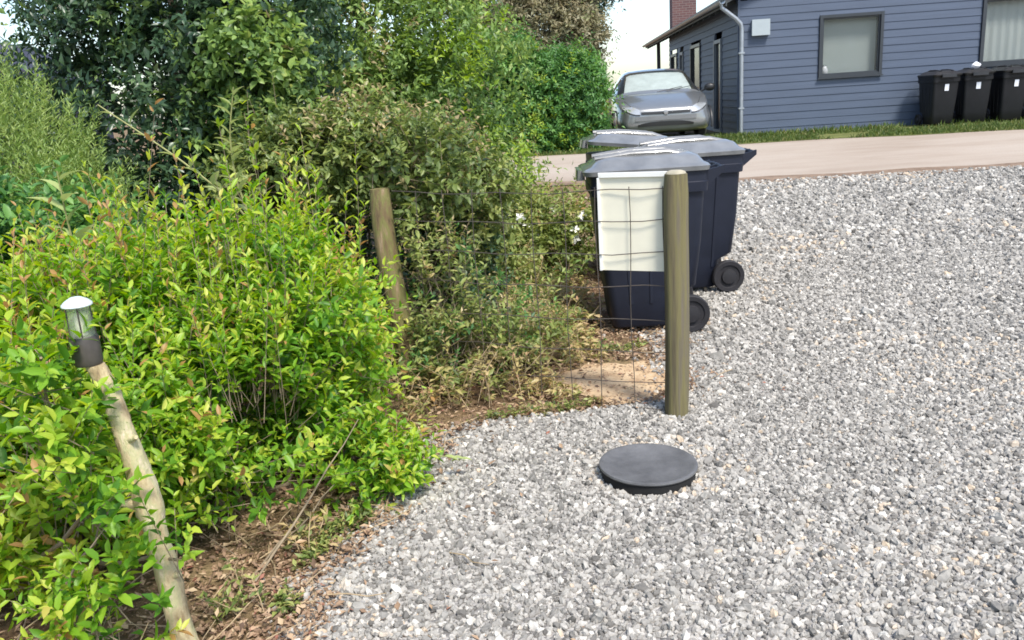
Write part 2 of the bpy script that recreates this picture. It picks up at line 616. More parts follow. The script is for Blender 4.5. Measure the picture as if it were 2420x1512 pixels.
def bent(p0, p1, n, wob, sag=0.0):
    p0, p1 = Vector(p0), Vector(p1)
    out = []
    for i in range(n + 1):
        t = i / n
        p = p0.lerp(p1, t)
        e = math.sin(math.pi * t)
        p += Vector((random.uniform(-1, 1), random.uniform(-1, 1), random.uniform(-.6, .6))) * wob * e
        p.z += sag * e
        out.append(p)
    return out


def branch(parent, p0, p1, r0, r1, mat='bark', name='branch', wob=.06, sag=.05, n=5, seg=6):
    path = bent(p0, p1, n, wob, sag)
    rad = [r0 + (r1 - r0) * i / n for i in range(n + 1)]
    return MB().tube(path, rad, seg).build(name, M[mat], parent, 60)


# ------------------------------------------------------------------ the ground
def sheet(name, rows, mat, lift, kind='structure'):
    """rows: list of lists of (x, y), all of one length; laid on the terrain"""
    n = len(rows[0])
    mb = MB()
    vs = [(x, y, tz(x, y) + lift) for r in rows for x, y in r]
    fs = [(i * n + j, i * n + j + 1, (i + 1) * n + j + 1, (i + 1) * n + j) for i in range(len(rows) - 1) for j in range(n - 1)]
    mb.add(vs, fs)
    o = mb.build(name, M[mat], None, 60)
    if sum(p.normal.z for p in o.data.polygons) < 0:
        o.data.flip_normals()
    o['kind'] = kind
    return o


ys = [-60, -20, -5, 0] + [i * .5 for i in range(1, 60)] + [35, 50, 90, 200, 500, 1200]
xs = [-1200, -400, -120, -40, -20] + list(range(-12, 21)) + [30, 60, 160, 500, 1200]
sheet('ground', [[(x, y) for x in xs] for y in ys], 'g_soil', 0)


def gravel_left(y):
    px = [-6, 1.2, 2.37, 3.15, 3.75, 3.92, 4.02, 4.3, 6, 7.6, 9, 12.6]
    pv = [-1.2, -.98, -.79, -.62, -.46, -.2, .72, .85, .95, 1.05, 1.2, 1.3]
    return float(np.interp(y, px, pv)) + .05 * math.sin(y * 9.1) + .035 * math.sin(y * 21.3 + 1)


def road_near(x):
    return float(np.interp(x, [-40, -6, 0, 3.57, 7.5, 40], [15.5, 14.2, 13.05, 12.1, 11.9, 10.5]))


def road_far(x):
    return float(np.interp(x, [-40, -.3, 5, 9.5, 40], [18.5, 16.05, 15.85, 15.2, 12.6]))


gy = [-6, -3, 0, 1] + [1.2 + .1 * i for i in range(30)] + [4.2 + .35 * i for i in range(24)]
rows = []
for y in gy:
    xl = gravel_left(y)
    rows.append([(xl + (22 - xl) * (j / 16) ** 1.7, y) for j in range(17)])
rows.append([(gravel_left(12.4) + (22 - gravel_left(12.4)) * (j / 16) ** 1.7,
              road_near(gravel_left(12.4) + (22 - gravel_left(12.4)) * (j / 16) ** 1.7) + .05) for j in range(17)])
rows = [r for r in rows if r[0][1] < 11.6] + [rows[-1]]
sheet('gravel_drive', rows, 'g_gravel', .004)

rx = [-40, -25, -15, -10, -6] + [-5 + .5 * i for i in range(40)] + [18, 24, 40]
sheet('road', [[(x, road_near(x) + (road_far(x) - road_near(x)) * t) for x in rx] for t in (0, .25, .5, .75, 1)], 'g_road', .010)
sheet('road_edge', [[(x, road_near(x) + dy + .05 * math.sin(x * 3.1 + dy * 9)) for x in rx] for dy in (-.2, .0, .2)], 'g_edge', .015)
sheet('grass_verge', [[(x, road_far(x) + dy + .06 * math.sin(x * 2.3)) for x in rx] for dy in (-.12, .9, 2.2, 4)], 'g_verge', .014)
sand_pts = []
for rr in (.02, .4, .7, 1):
    row = []
    for k in range(61):
        a = 2 * math.pi * k / 60
        q = rr * (1 + .10 * math.sin(3 * a) + .08 * math.sin(7 * a + 1) + .05 * math.sin(13 * a)) if rr > .1 else rr
        row.append((.60 + q * .36 * math.cos(a), 4.42 + q * .33 * math.sin(a)))
    sand_pts.append(row)
sheet('sand_patch', sand_pts, 'g_sand', .006)


# gravel stones, scattered as geometry-node instances (uncountable stuff)
def gravel_points():
    g = np.random.default_rng(3)
    out = []
    for (y0, y1, sp, s0) in ((1.5, 4.6, .0152, .0102), (4.6, 7.5, .022, .0138), (7.5, 12.2, .042, .021)):
        xx, yy = np.meshgrid(np.arange(-1.6, .78 * y1 + .9, sp), np.arange(y0, y1, sp))
        x = xx.ravel() + g.normal(size=xx.size) * sp * .45
        y = yy.ravel() + g.normal(size=xx.size) * sp * .45
        xl = np.array([gravel_left(v) for v in np.arange(0, 14, .02)])
        left = np.interp(y, np.arange(0, 14, .02), xl)
        edge = g.exponential(.06, size=x.size)
        stray = g.random(x.size) < .35
        rn = np.array([road_near(v) for v in np.arange(-2, 20, .2)])
        keep = (x > left - np.where(stray, edge, 0)) & (x < .74 * y + .7) & (y < np.interp(x, np.arange(-2, 20, .2), rn) - .05)
        # a cover lies flat in the gravel
        keep &= ((x - .53) ** 2 + (y - 3.2) ** 2) > .185 ** 2
        x, y, left = x[keep], y[keep], left[keep]
        s = s0 * np.exp(g.normal(size=x.size) * .28)
        z = tz_np(x, y) + .004 + s * g.uniform(-.15, .45, size=x.size)
        tone = g.beta(1.6, 1.7, size=x.size) * .9 + .0
        P = np.stack([x, y, z * 0], 1)
        warm = sines(P, 41, 2.2) + 2.6 * np.exp(-(((x - .60) ** 2 + (y - 3.28) ** 2) / .13)) + 1.2 * np.exp(-(((x - 1.0) ** 2 + (y - 2.5) ** 2) / .05)) + .5 * np.exp(-((x - left) / .25) ** 2)
        iswarm = g.random(x.size) < np.clip(.01 + .13 * (warm - .05), .01, .5)
        tone = np.where(iswarm, g.uniform(.90, 1.0, size=x.size), tone)
        out.append(np.stack([x, y, z, s, tone], 1))
    return np.concatenate(out)


gp = gravel_points()
me = bpy.data.meshes.new('gravel_stones')
me.vertices.add(len(gp))
me.vertices.foreach_set('co', gp[:, :3].astype(np.float32).ravel())
for nm, vals in (('size', gp[:, 3]), ('tone', gp[:, 4])):
    at = me.attributes.new(nm, 'FLOAT', 'POINT')
    at.data.foreach_set('value', vals.astype(np.float32))
g = np.random.default_rng(8)
at = me.attributes.new('rot', 'FLOAT_VECTOR', 'POINT')
at.data.foreach_set('vector', (g.random((len(gp), 3)) * [1.2, 1.2, 6.28]).astype(np.float32).ravel())
at = me.attributes.new('shape', 'FLOAT_VECTOR', 'POINT')
shp = np.stack([g.uniform(.8, 1.35, len(gp)), g.uniform(.65, 1.05, len(gp)), g.uniform(.5, .85, len(gp))], 1)
at.data.foreach_set('vector', (shp * gp[:, 3:4]).astype(np.float32).ravel())
gravel = link('gravel_stones', me)
tag(gravel, 'loose grey and white gravel stones covering the drive', 'gravel', kind='stuff')

ng = bpy.data.node_groups.new('scatter_stones', 'GeometryNodeTree')
ng.interface.new_socket('Geometry', in_out='INPUT', socket_type='NodeSocketGeometry')
ng.interface.new_socket('Geometry', in_out='OUTPUT', socket_type='NodeSocketGeometry')
gi = ng.nodes.new('NodeGroupInput')
go = ng.nodes.new('NodeGroupOutput')
ico = ng.nodes.new('GeometryNodeMeshIcoSphere')
ico.inputs['Radius'].default_value = 1.0
ico.inputs['Subdivisions'].default_value = 2
setp = ng.nodes.new('GeometryNodeSetPosition')
nzt = ng.nodes.new('ShaderNodeTexNoise')
nzt.inputs['Scale'].default_value = 1.1
nzt.inputs['Detail'].default_value = 1
sub = ng.nodes.new('ShaderNodeVectorMath')
sub.operation = 'SUBTRACT'
sub.inputs[1].default_value = (.5, .5, .5)
mul = ng.nodes.new('ShaderNodeVectorMath')
mul.operation = 'SCALE'
mul.inputs['Scale'].default_value = 1.3
setm = ng.nodes.new('GeometryNodeSetMaterial')
setm.inputs['Material'].default_value = M['stone']
iop = ng.nodes.new('GeometryNodeInstanceOnPoints')


def named(nm, typ):
    n = ng.nodes.new('GeometryNodeInputNamedAttribute')
    n.data_type = typ
    n.inputs['Name'].default_value = nm
    return n.outputs['Attribute']


L_ = ng.links.new
L_(ico.outputs['Mesh'], setp.inputs['Geometry'])
L_(nzt.outputs['Color'], sub.inputs[0])
L_(sub.outputs[0], mul.inputs[0])
L_(mul.outputs[0], setp.inputs['Offset'])
L_(setp.outputs[0], setm.inputs[0])
m2p = ng.nodes.new('GeometryNodeMeshToPoints')
L_(gi.outputs[0], m2p.inputs['Mesh'])
L_(m2p.outputs[0], iop.inputs['Points'])
L_(setm.outputs[0], iop.inputs['Instance'])
L_(named('rot', 'FLOAT_VECTOR'), iop.inputs['Rotation'])
L_(named('shape', 'FLOAT_VECTOR'), iop.inputs['Scale'])
L_(iop.outputs[0], go.inputs[0])
md = gravel.modifiers.new('scatter', 'NODES')
md.node_group = ng


# ------------------------------------------------------------------ house
house = thing('house', 'blue grey clapboard house with dark roof and charcoal framed windows beyond the road', 'house', (5.05, 17.8, .46), R(-4))
HW, HD = 9.0, 10.8          # width of the gable end, length of the side wall
EZ = 2.80                   # eave above the base
PITCH_T = math.tan(R(27))
wins = [(1.60, 2.87, 1.11, 2.34), (4.80, 6.9, 1.14, 2.46)]
# wall cores, set well behind the boards
MB().box(.03, HW - .03, .22, .26, 0, EZ).build('wall_core', M['wallcore'], house, 0)
MB().box(.22, .26, .27, HD, 0, EZ).build('wall_core', M['wallcore'], house, 0)
mb = MB()
mb.add([(.03, .22, EZ), (HW - .03, .22, EZ), (HW / 2, .22, EZ + HW / 2 * PITCH_T), (.03, .26, EZ), (HW - .03, .26, EZ), (HW / 2, .26, EZ + HW / 2 * PITCH_T)],
       [(0, 1, 2), (3, 5, 4), (0, 3, 4, 1), (1, 4, 5, 2), (2, 5, 3, 0)])
mb.build('gable_core', M['wallcore'], house, 0)
MB().box(.02, HW - .02, .0, HD, -.3, .02).build('plinth', M['wallcore'], house, 0)


def board_front(x0, x1, z, h, d0=-.002):
    j = random.uniform(-.002, .002)
    mb = MB()
    y0, y1, yb = -.028 + j, -.018 + j, .02
    vs = [(x0, y0, z), (x1, y0, z), (x1, yb, z), (x0, yb, z), (x0, y1, z + h), (x1, y1, z + h), (x1, yb, z + h), (x0, yb, z + h)]
    mb.add(vs, [(0, 1, 5, 4), (0, 3, 2, 1), (4, 5, 6, 7), (0, 4, 7, 3), (1, 2, 6, 5)])
    mb.build('board', M['siding'], house, 0)


CO = .150
z = .03
while z < EZ + HW / 2 * PITCH_T - .2:
    h = CO - .003
    inset = max(0, (z + h - EZ) / PITCH_T)
    segs = [(inset, HW - inset)]
    for (a, b, c, d) in wins:
        if z + h > c - .02 and z < d + .02:
            segs = [s for (p, q) in segs for s in ((p, a - .004), (b + .004, q)) if p < a < q] + [s for s in segs if not s[0] < a < s[1]]
    for (p, q) in segs:
        if q - p > .05:
            board_front(p, q, z, h)
    z += CO
# cut boards that fill in above and below the windows
for (a, b, c, d) in wins:
    z0 = .03 + CO * math.floor((c - .02 - .03 + .003) / CO)
    z1 = .03 + CO * math.ceil((d + .02 - .03) / CO) - .003
    board_front(a - .002, b + .002, z0, c - z0 - .002)
    board_front(a - .002, b + .002, d + .002, z1 - d - .002)
side_open = [(1.75, 2.65, .02, 2.12), (4.6, 6.2, .75, 2.2), (7.6, 8.3, .02, 2.12), (8.9, 10.3, .75, 2.15)]
z = .03
while z < EZ - .02:
    h = min(CO - .003, EZ - z)
    segs = [(.025, HD)]
    for (a, b, c, d) in side_open:
        if z + h > c - .02 and z < d + .02:
            segs = [s for (p, q) in segs for s in (((p, a - .004), (b + .004, q)) if p < a < q else ((p, q),))]
    for (p, q) in segs:
        if q - p > .05:
            x0, x1, xb = -.034, -.016, .02
            vs = [(x0, p, z), (x0, q, z), (xb, q, z), (xb, p, z), (x1, p, z + h), (x1, q, z + h), (xb, q, z + h), (xb, p, z + h)]
            MB().add(vs, [(0, 4, 5, 1), (0, 1, 2, 3), (4, 7, 6, 5), (0, 3, 7, 4), (1, 5, 6, 2)]).build('board', M['siding_side'], house, 0)
    z += CO
MB().box(-.042, .0, -.042, .0, 0, EZ).build('corner_trim', M['siding'], house, 0)


def window(a, b, c, d, blind, sx=0.0):
    w = MB()
    t = .06
    y0, y1 = -.065, .10
    w.box(a, a + t, y0, y1, c, d).box(b - t, b, y0, y1, c, d)
    w.box(a + t, b - t, y0 + .004, y1, d - t, d).box(a + t, b - t, y0 + .004, y1, c, c + t)
    f = w.build('window', M['frame'], house, 0)
    s = MB()
    e = .03
    a2, b2, c2, d2 = a + t, b - t, c + t, d - t
    s.box(a2, a2 + e, -.02, .03, c2, d2).box(b2 - e, b2, -.02, .03, c2, d2)
    s.box(a2 + e, b2 - e, -.018, .03, d2 - e, d2).box(a2 + e, b2 - e, -.018, .03, c2, c2 + e)
    s.build('sash', M['frame'], f, 0)
    MB().box(a2 + e, b2 - e, .0, .006, c2 + e, d2 - e).build('pane', M['pane'], f, 0)
    bl = MB()
    if blind == 'blind':
        bl.box(a2 + .01, b2 - .01, .17, .175, c2, d2)
        bl.build('blind', M['blind'], f, 0)
    else:
        pts0, pts1 = [], []
        for k in range(61):
            xx = a2 + (b2 - a2) * k / 60
            yy = .17 + .015 * math.sin(k * 1.3)
            pts0.append((xx, yy, c2))
            pts1.append((xx, yy, d2))
        bl.loft([pts0, pts1], False, False)
        bl.build('curtain', M['curtain'], f, 80)
    MB().box(a - .02, b + .02, -.09, -.066, c - .02, c + .006).build('sill', M['frame'], f, 0)
    return f


window(*wins[0], 'blind')
window(*wins[1], 'curtain')
for i, (a, b, c, d) in enumerate(side_open):
    nm = 'window' if c > .1 else 'door'
    fr = 'frame' if nm == 'window' else 'frame_grey'
    t = .08
    w = MB()
    w.box(-.06, .08, a, a + t, c, d).box(-.06, .08, b - t, b, c, d).box(-.056, .08, a + t, b - t, d - t, d).box(-.056, .08, a + t, b - t, c, c + t)
    f = w.build(nm, M[fr], house, 0)
    MB().box(.0, .006, a + t, b - t, c + t, d - t).build('pane', M['pane_dark'], f, 0)
    MB().box(.14, .145, a + .02, b - .02, c, d).build('curtain' if nm == 'window' else 'dim_room_sheet', M['dark_room'], f, 0)  # dark sheets painted as the unlit room

# roof: two slabs, verge and fascia boards
RO, RF, RB = .30, -.22, 15.4
ex, ez = -RO, EZ - RO * PITCH_T + .04
rz_ = EZ + HW / 2 * PITCH_T + .04
for s in (0, 1):
    x0, x1 = (ex, HW / 2) if s == 0 else (HW - ex, HW / 2)
    mb = MB()
    th = .13
    vs = [(x0, RF, ez), (x1, RF, rz_), (x1, RB, rz_), (x0, RB, ez), (x0, RF, ez + th), (x1, RF, rz_ + th), (x1, RB, rz_ + th), (x0, RB, ez + th)]
    mb.add(vs, [(0, 1, 2, 3), (4, 7, 6, 5), (0, 4, 5, 1), (3, 2, 6, 7), (0, 3, 7, 4), (1, 5, 6, 2)])
    ro = mb.build('roof', M['roof'], house, 0)
    MB().box(x0 - .025 if s == 0 else x0, x0 if s == 0 else x0 + .025, RF, RB, ez - .05, ez + th - .01).build('fascia', M['fascia'], ro, 0)
    for k in range(20):
        vv = .3 + k * .78
        xa, xb = (ex + .02, .2) if s == 0 else (HW - .2, HW - ex - .02)
        if s == 0:
            m2 = MB()
            m2.add([(xa, vv, ez - .10), (xb, vv, ez - .10 + (xb - xa) * PITCH_T), (xb, vv, ez - .005 + (xb - xa) * PITCH_T), (xa, vv, ez - .005),
                    (xa, vv + .06, ez - .10), (xb, vv + .06, ez - .10 + (xb - xa) * PITCH_T), (xb, vv + .06, ez - .005 + (xb - xa) * PITCH_T), (xa, vv + .06, ez - .005)],
                   [(0, 1, 2, 3), (4, 7, 6, 5), (0, 4, 5, 1), (3, 2, 6, 7), (0, 3, 7, 4)])
            m2.build('rafter_end', M['fascia'], ro, 0)
# veranda posts under the far overhang
for vv in (13.9,):
    MB().box(-.06, .06, vv, vv + .12, -.2, EZ - .06).build('veranda_post', M['fascia'], house, 0)
# gutter and downpipe
gu = MB()
ra, rb = [], []
for k in range(9):
    a = math.pi + math.pi * k / 8
    ra.append((ex - .09 + .06 * math.cos(a), RF, ez + .05 + .06 * math.sin(a)))
    rb.append((ex - .09 + .06 * math.cos(a), RB, ez + .05 + .06 * math.sin(a)))
for k in range(8, -1, -1):
    a = math.pi + math.pi * k / 8
    ra.append((ex - .09 + .052 * math.cos(a), RF, ez + .052 + .052 * math.sin(a)))
    rb.append((ex - .09 + .052 * math.cos(a), RB, ez + .052 + .052 * math.sin(a)))
gu.loft([ra, rb])
gutter = gu.build('gutter', M['zinc'], house, 50)
pp = [(ex - .09, -.14, ez), (ex - .09, -.14, ez - .07), (-.10, -.13, ez - .30), (.0, -.11, ez - .40), (.02, -.11, ez - .50), (.02, -.11, 1.2), (.02, -.11, .05)]
MB().tube(pp, .042, 10).build('downpipe', M['zinc'], house, 60)
for zz in (.6, 1.7):
    MB().box(-.035, .075, -.16, -.03, zz, zz + .03).build('pipe_bracket', M['zinc'], house, 0)
# pale box on the wall beside the pipe
bx = MB().box(.23, .58, -.12, -.03, 2.04, 2.34).build('meter_box', M['box'], house, 0)
MB().box(.225, .585, -.135, -.121, 2.035, 2.345).build('cover', M['box'], bx, 0)

# chimney, brick courses too fine to tell apart
ch = MB().box(.2, 1.0, 11.6, 12.3, EZ + .0, 6.2)
mc, nt, p = nodes_mat('chimney_brick')
bt = node(nt, 'ShaderNodeTexBrick')
bt.inputs['Scale'].default_value = 1
bt.inputs['Brick Width'].default_value = .22
bt.inputs['Row Height'].default_value = .075
bt.inputs['Mortar Size'].default_value = .008
bt.inputs['Color1'].default_value = (.15, .075, .07, 1)
bt.inputs['Color2'].default_value = (.115, .06, .06, 1)
bt.inputs['Mortar'].default_value = (.2, .16, .15, 1)
tc = node(nt, 'ShaderNodeTexCoord')
mp = node(nt, 'ShaderNodeMapping')
mp.inputs['Rotation'].default_value = (R(90), 0, 0)
nt.links.new(tc.outputs['Object'], mp.inputs[0])
nt.links.new(mp.outputs[0], bt.inputs[0])
nt.links.new(bt.outputs[0], p.inputs['Base Color'])
p.inputs['Roughness'].default_value = .9
chim = ch.build('chimney', mc, house, 0)
MB().box(.15, 1.05, 11.55, 12.35, 6.2, 6.32).build('chimney_cap', M['wallcore'], chim, 0)

# small white vase on the sill inside the first window
mb = MB()
mb.lathe([(.0, 0), (.045, .002), (.065, .05), (.07, .10), (.05, .15), (.035, .17), (.05, .19), (.04, .19), (.02, .17)], 20)
vase = mb.build('vase', M['white'], None, 60)
HM = Matrix.Translation((5.05, 17.8, .46)) @ Matrix.Rotation(R(-4), 4, 'Z')
vase.location = HM @ Vector((1.755, .085, 1.175))
tag(vase, 'small white vase standing inside the smaller house window', 'vase')


# ------------------------------------------------------------------ wheelie bins
def make_bin(label, group, lid_open=0.0, sticker=False, BM='bin', LM='lid'):
    root = thing('wheelie_bin', label, 'wheelie bin', group=group)
    rings = []
    for zz, x0, x1, hw, r in ((.035, -.25, .17, .225, .05), (.05, -.262, .18, .235, .06), (.25, -.285, .20, .25, .06), (.30, -.292, .30, .253, .06),
                              (.60, -.325, .335, .268, .06), (.92, -.352, .352, .282, .06), (.925, -.372, .372, .302, .065), (.985, -.376, .376, .306, .065),
                              (.99, -.37, .37, .30, .06), (1.055, -.372, .372, .300, .06), (1.06, -.352, .352, .282, .05)):
        rings.append(rrect(x0, x1, -hw, hw, zz, r, 5))
    body = MB().loft(rings).build('body', M[BM], root, 40)
    # raised ribs on the long sides and the front
    for s in (-1, 1):
        for xx in (-.17, 0.0, .17):
            m = MB()
            m.add([(xx * .78 - .012, s * .243, .2), (xx * .78 + .012, s * .243, .2), (xx + .012, s * .289, .9), (xx - .012, s * .289, .9),
                   (xx * .78 - .008, s * .254, .2), (xx * .78 + .008, s * .254, .2), (xx + .008, s * .2895, .9), (xx - .008, s * .2895, .9)],
                  [(4, 5, 6, 7), (0, 1, 5, 4), (1, 2, 6, 5), (3, 0, 4, 7), (2, 3, 7, 6)])
            m.build('rib', M[BM], body, 0)
    # lid
    lr = []
    for dz, gx, gr in ((0, 0, .07), (.028, .006, .07), (.04, -.012, .07), (.05, -.05, .06), (.085, -.09, .06), (.105, -.16, .05), (.112, -.24, .04)):
        lr.append(rrect(-.415 - gx, .385 + gx * .6, -.318 - gx, .318 + gx, dz, max(gr, .03), 5))
    lid = MB().loft(lr).build('lid', M[LM], root, 50)
    lid.location = (0, 0, 1.058)
    for s in (-1, 1):
        MB().tube([(-.33, s * .13, .095), (-.1, s * .13, .118), (.15, s * .13, .118), (.33, s * .13, .075)], [.018, .022, .022, .016], 6).build('lid_ridge', M[LM], lid, 60)
    MB().loft([rrect(-.455, -.40, -.16, .16, -.035, .02, 2), rrect(-.45, -.40, -.16, .16, .03, .02, 2)]).build('lid_grip', M[LM], lid, 30)
    if lid_open:
        piv = Vector((.40, 0, 1.06))
        lid.matrix_basis = Matrix.Translation(piv) @ Matrix.Rotation(lid_open, 4, 'Y') @ Matrix.Translation(-piv) @ Matrix.Translation((0, 0, 1.058))
    # handle at the back
    MB().tube([(.47, -.22, 1.055), (.475, 0, 1.06), (.47, .22, 1.055)], .016, 8).build('handle', M[BM], root, 60)
    for s in (-.22, -.08, .08, .22):
        MB().add([(.37, s - .012, .95), (.37, s + .012, .95), (.37, s + .012, 1.05), (.37, s - .012, 1.05), (.485, s - .012, 1.04), (.485, s + .012, 1.04), (.485, s + .012, 1.075), (.485, s - .012, 1.075)],
                 [(0, 1, 2, 3), (4, 7, 6, 5), (0, 4, 5, 1), (3, 2, 6, 7), (0, 3, 7, 4), (1, 5, 6, 2)]).build('handle_bracket', M[BM], root, 0)
    # axle and wheels
    MB().tube([(.25, -.30, .125), (.25, .30, .125)], .012, 8).build('axle', M['hub'], root, 60)
    for s in (-1, 1):
        y0 = s * .262
        prof = [(.03, 0), (.085, 0), (.09, -.005), (.118, -.006), (.125, .004), (.125, .044), (.118, .052), (.09, .050), (.085, .042), (.05, .04), (.045, .052), (.012, .054)]
        wmb = MB().lathe([(r, y0 + s * zz) for r, zz in prof], 28, True, 'y', (.25, 0, .125))
        wl = wmb.build('wheel', M['rubber'], root, 40)
        MB().lathe([(.06, y0 + s * .044), (.055, y0 + s * .058), (.02, y0 + s * .062)], 16, True, 'y', (.25, 0, .125)).build('hub_cap', M['hub'], wl, 40)
    if sticker:
        st = MB()
        st.add([(-.352, -.045, .74), (-.352, .045, .74), (-.364, .045, .88), (-.364, -.045, .88)], [(0, 1, 2, 3)])
        st.build('sticker', M['sticker'], root, 0)
    return root


b1 = make_bin('dark wheelie bin nearest the camera, standing behind the white panel and wooden post', 'wheelie bins beside the drive')
b1.location = (.94, 5.55, 0.012)
b1.rotation_euler = (0, 0, R(-2))
b2 = make_bin('dark wheelie bin standing furthest onto the gravel, its wheel and handle to the right', 'wheelie bins beside the drive')
b2.location = (1.44, 6.55, 0.012)
b2.rotation_euler = (0, 0, R(3))
b3 = make_bin('wheelie bin with its lid ajar, rearmost of the three by the drive', 'wheelie bins beside the drive', lid_open=R(7))
b3.location = (1.15, 7.45, 0.0)
b3.rotation_euler = (0, 0, R(1))

bins_h = [(3.78, 'black wheelie bin with white sticker against the house, leftmost of the row', 4),
          (4.43, 'black wheelie bin by the house, second from the left under the larger window', -5),
          (5.10, 'black wheelie bin by the house, third from the left under the larger window', 3),
          (5.78, 'black wheelie bin by the house, rightmost of the row at the picture edge', -3)]
bh = make_bin(bins_h[0][1], 'black bins against the house wall', sticker=True, BM='bin_black', LM='lid_black')
for i, (uu, lab, ang) in enumerate(bins_h):
    o = bh if i == 0 else copy_tree(bh)
    o['label'] = lab
    p = HM @ Vector((uu, -.62, 0))
    o.location = (p.x, p.y, tz(p.x, p.y) + .015)
    o.rotation_euler = (0, 0, R(86 + ang))
    o.scale = (.9, .9, .9)


# crumpled white bag on the second bin by the house
bg_ = MB()
rings = []
for i in range(7):
    t = i / 6
    rr_ = .11 * math.sin(math.pi * (.12 + .80 * t)) * (1 - .35 * t)
    rings.append([(rr_ * math.cos(a) * 1.5 * random.uniform(.75, 1.2), rr_ * math.sin(a) * random.uniform(.75, 1.2), .17 * t + random.uniform(-.008, .008)) for a in [6.2832 * k / 12 for k in range(12)]])
bg_.loft(rings)
bag = bg_.build('bag', M['sticker'], None, 30)
p = HM @ Vector((4.40, -.78, 0))
bag.location = (p.x, p.y, tz(p.x, p.y) + .015 + 1.052)
bag.rotation_euler = (0, 0, .5)
bag.scale = (.8, .8, .75)
tag(bag, 'crumpled white bag lying on a black bin lid by the house', 'bag')


# ------------------------------------------------------------------ well cover
wc = thing('well_cover', 'round dark grey cover raised on a black collar in the gravel', 'well cover', (.532, 3.2, -.020))
MB().lathe([(.0, .064), (.10, .066), (.16, .071), (.188, .080), (.198, .083), (.205, .081), (.207, .074), (.203, .068), (.17, .060), (.0, .058)], 56, False).build('cover', M['cover'], wc, 40)
MB().lathe([(.165, -.05), (.198, -.05), (.198, .0665), (.165, .055)], 48, False).build('collar', M['collar'], wc, 40)
wc.rotation_euler = (R(-.6), R(1.0), 0)


# ------------------------------------------------------------------ posts, wire mesh, panel
def post(name, label, base, top, r, mat, rough=.03, seg=14, rings=14, top_mat=None, wob=.006, square=0.0, group=None):
    root = thing(name, label, 'fence post', (base[0], base[1], 0), group=group)
    b, t = Vector((0, 0, -.25)), Vector((top[0] - base[0], top[1] - base[1], top[2]))
    b = b + (t - b) * 0
    rs = []
    for i in range(rings + 1):
        f = i / rings
        c = b.lerp(t, f) + Vector((math.sin(f * 7 + r * 90) * wob, math.cos(f * 5) * wob, 0))
        ring = []
        for k in range(seg):
            th = 2 * math.pi * k / seg
            rr = r * (1 + rough * math.sin(th * 3 + f * 4) + rough * random.uniform(-.6, .6) + square * abs(math.sin(2 * th)))
            if i == rings:
                rr *= .90
            ring.append(c + Vector((math.cos(th) * rr, math.sin(th) * rr, 0)))
        rs.append(ring)
    MB().loft(rs).build('shaft', M[mat], root, 50)
    if top_mat:
        c = t + Vector((math.sin(7 + r * 90) * wob, math.cos(5) * wob, 0))
        MB().lathe([(r * .88, .001), (r * .80, .010), (r * .5, .016), (.001, .017)], seg, True, 'z', tuple(c)).build('top', M[top_mat], root, 60)
    return root


P0 = Vector((.79, 3.86, 0))
P1 = Vector((-.60, 4.50, 0))
post('fence_post', 'upright greenish grey wooden post at the edge of the gravel', (.79, 3.86), (.805, 3.86, 1.195), .055, 'wood_grey', .02, 16, 16, 'wood_top', .003, .12)
post('fence_post', 'old mossy brown post leaning out of the hedge in the middle', (-.58, 4.44), (-.69, 4.66, 1.14), .062, 'wood_old', .06, 12, 12, None, .012)

fd = (P1 - P0).normalized()
fn = Vector((fd.y, -fd.x, 0))
if fn.y > 0:
    fn = -fn
fence = thing('wire_fence', 'rusty square wire mesh strung from the wooden post towards the hedge', 'wire fence', (P0.x, P0.y, 0))
FL = (P1 - P0).length
off = fn * -.0
for zz in (.02, .165, .325, .49, .66, .825, .985, 1.135):
    path = [fd * (FL * k / 10) + Vector((0, 0, zz + .006 * math.sin(k * 1.7 + zz * 9) - .02 * math.sin(math.pi * k / 10))) + fn * (.006 * math.sin(k * 2.1 + zz * 5)) for k in range(11)]
    MB().tube(path, .0024, 5, False).build('wire', M['wire'], fence, 60)
dd = .045
while dd < FL:
    path = [fd * (dd + .006 * math.sin(zz * 7 + dd * 20)) + Vector((0, 0, zz)) + fn * .005 for zz in (-.02, .2, .4, .6, .8, 1.0, 1.14)]
    MB().tube(path, .0023, 5, False).build('wire', M['wire'], fence, 60)
    dd += .168

panel = thing('panel', 'plain off-white panel hung behind the wire mesh beside the upright post', 'panel', tuple(P0 + fd * .02 - fn * .014 + Vector((0, 0, .728))), math.atan2(fd.y, fd.x))
mb = MB()
mb.box(.0, .345, -.004, .0, 0, .455)
mb.build('sheet', M['panel'], panel, 0)
m2 = MB().loft([rrect(.0, .345, -.007, .012, .456, .003, 2), rrect(-.002, .347, -.008, .013, .478, .003, 2)])
m2.build('top_edge', M['panel_edge'], panel, 0)
MB().box(.34, .352, -.008, .012, 0, .455).build('side_edge', M['panel_edge'], panel, 0)

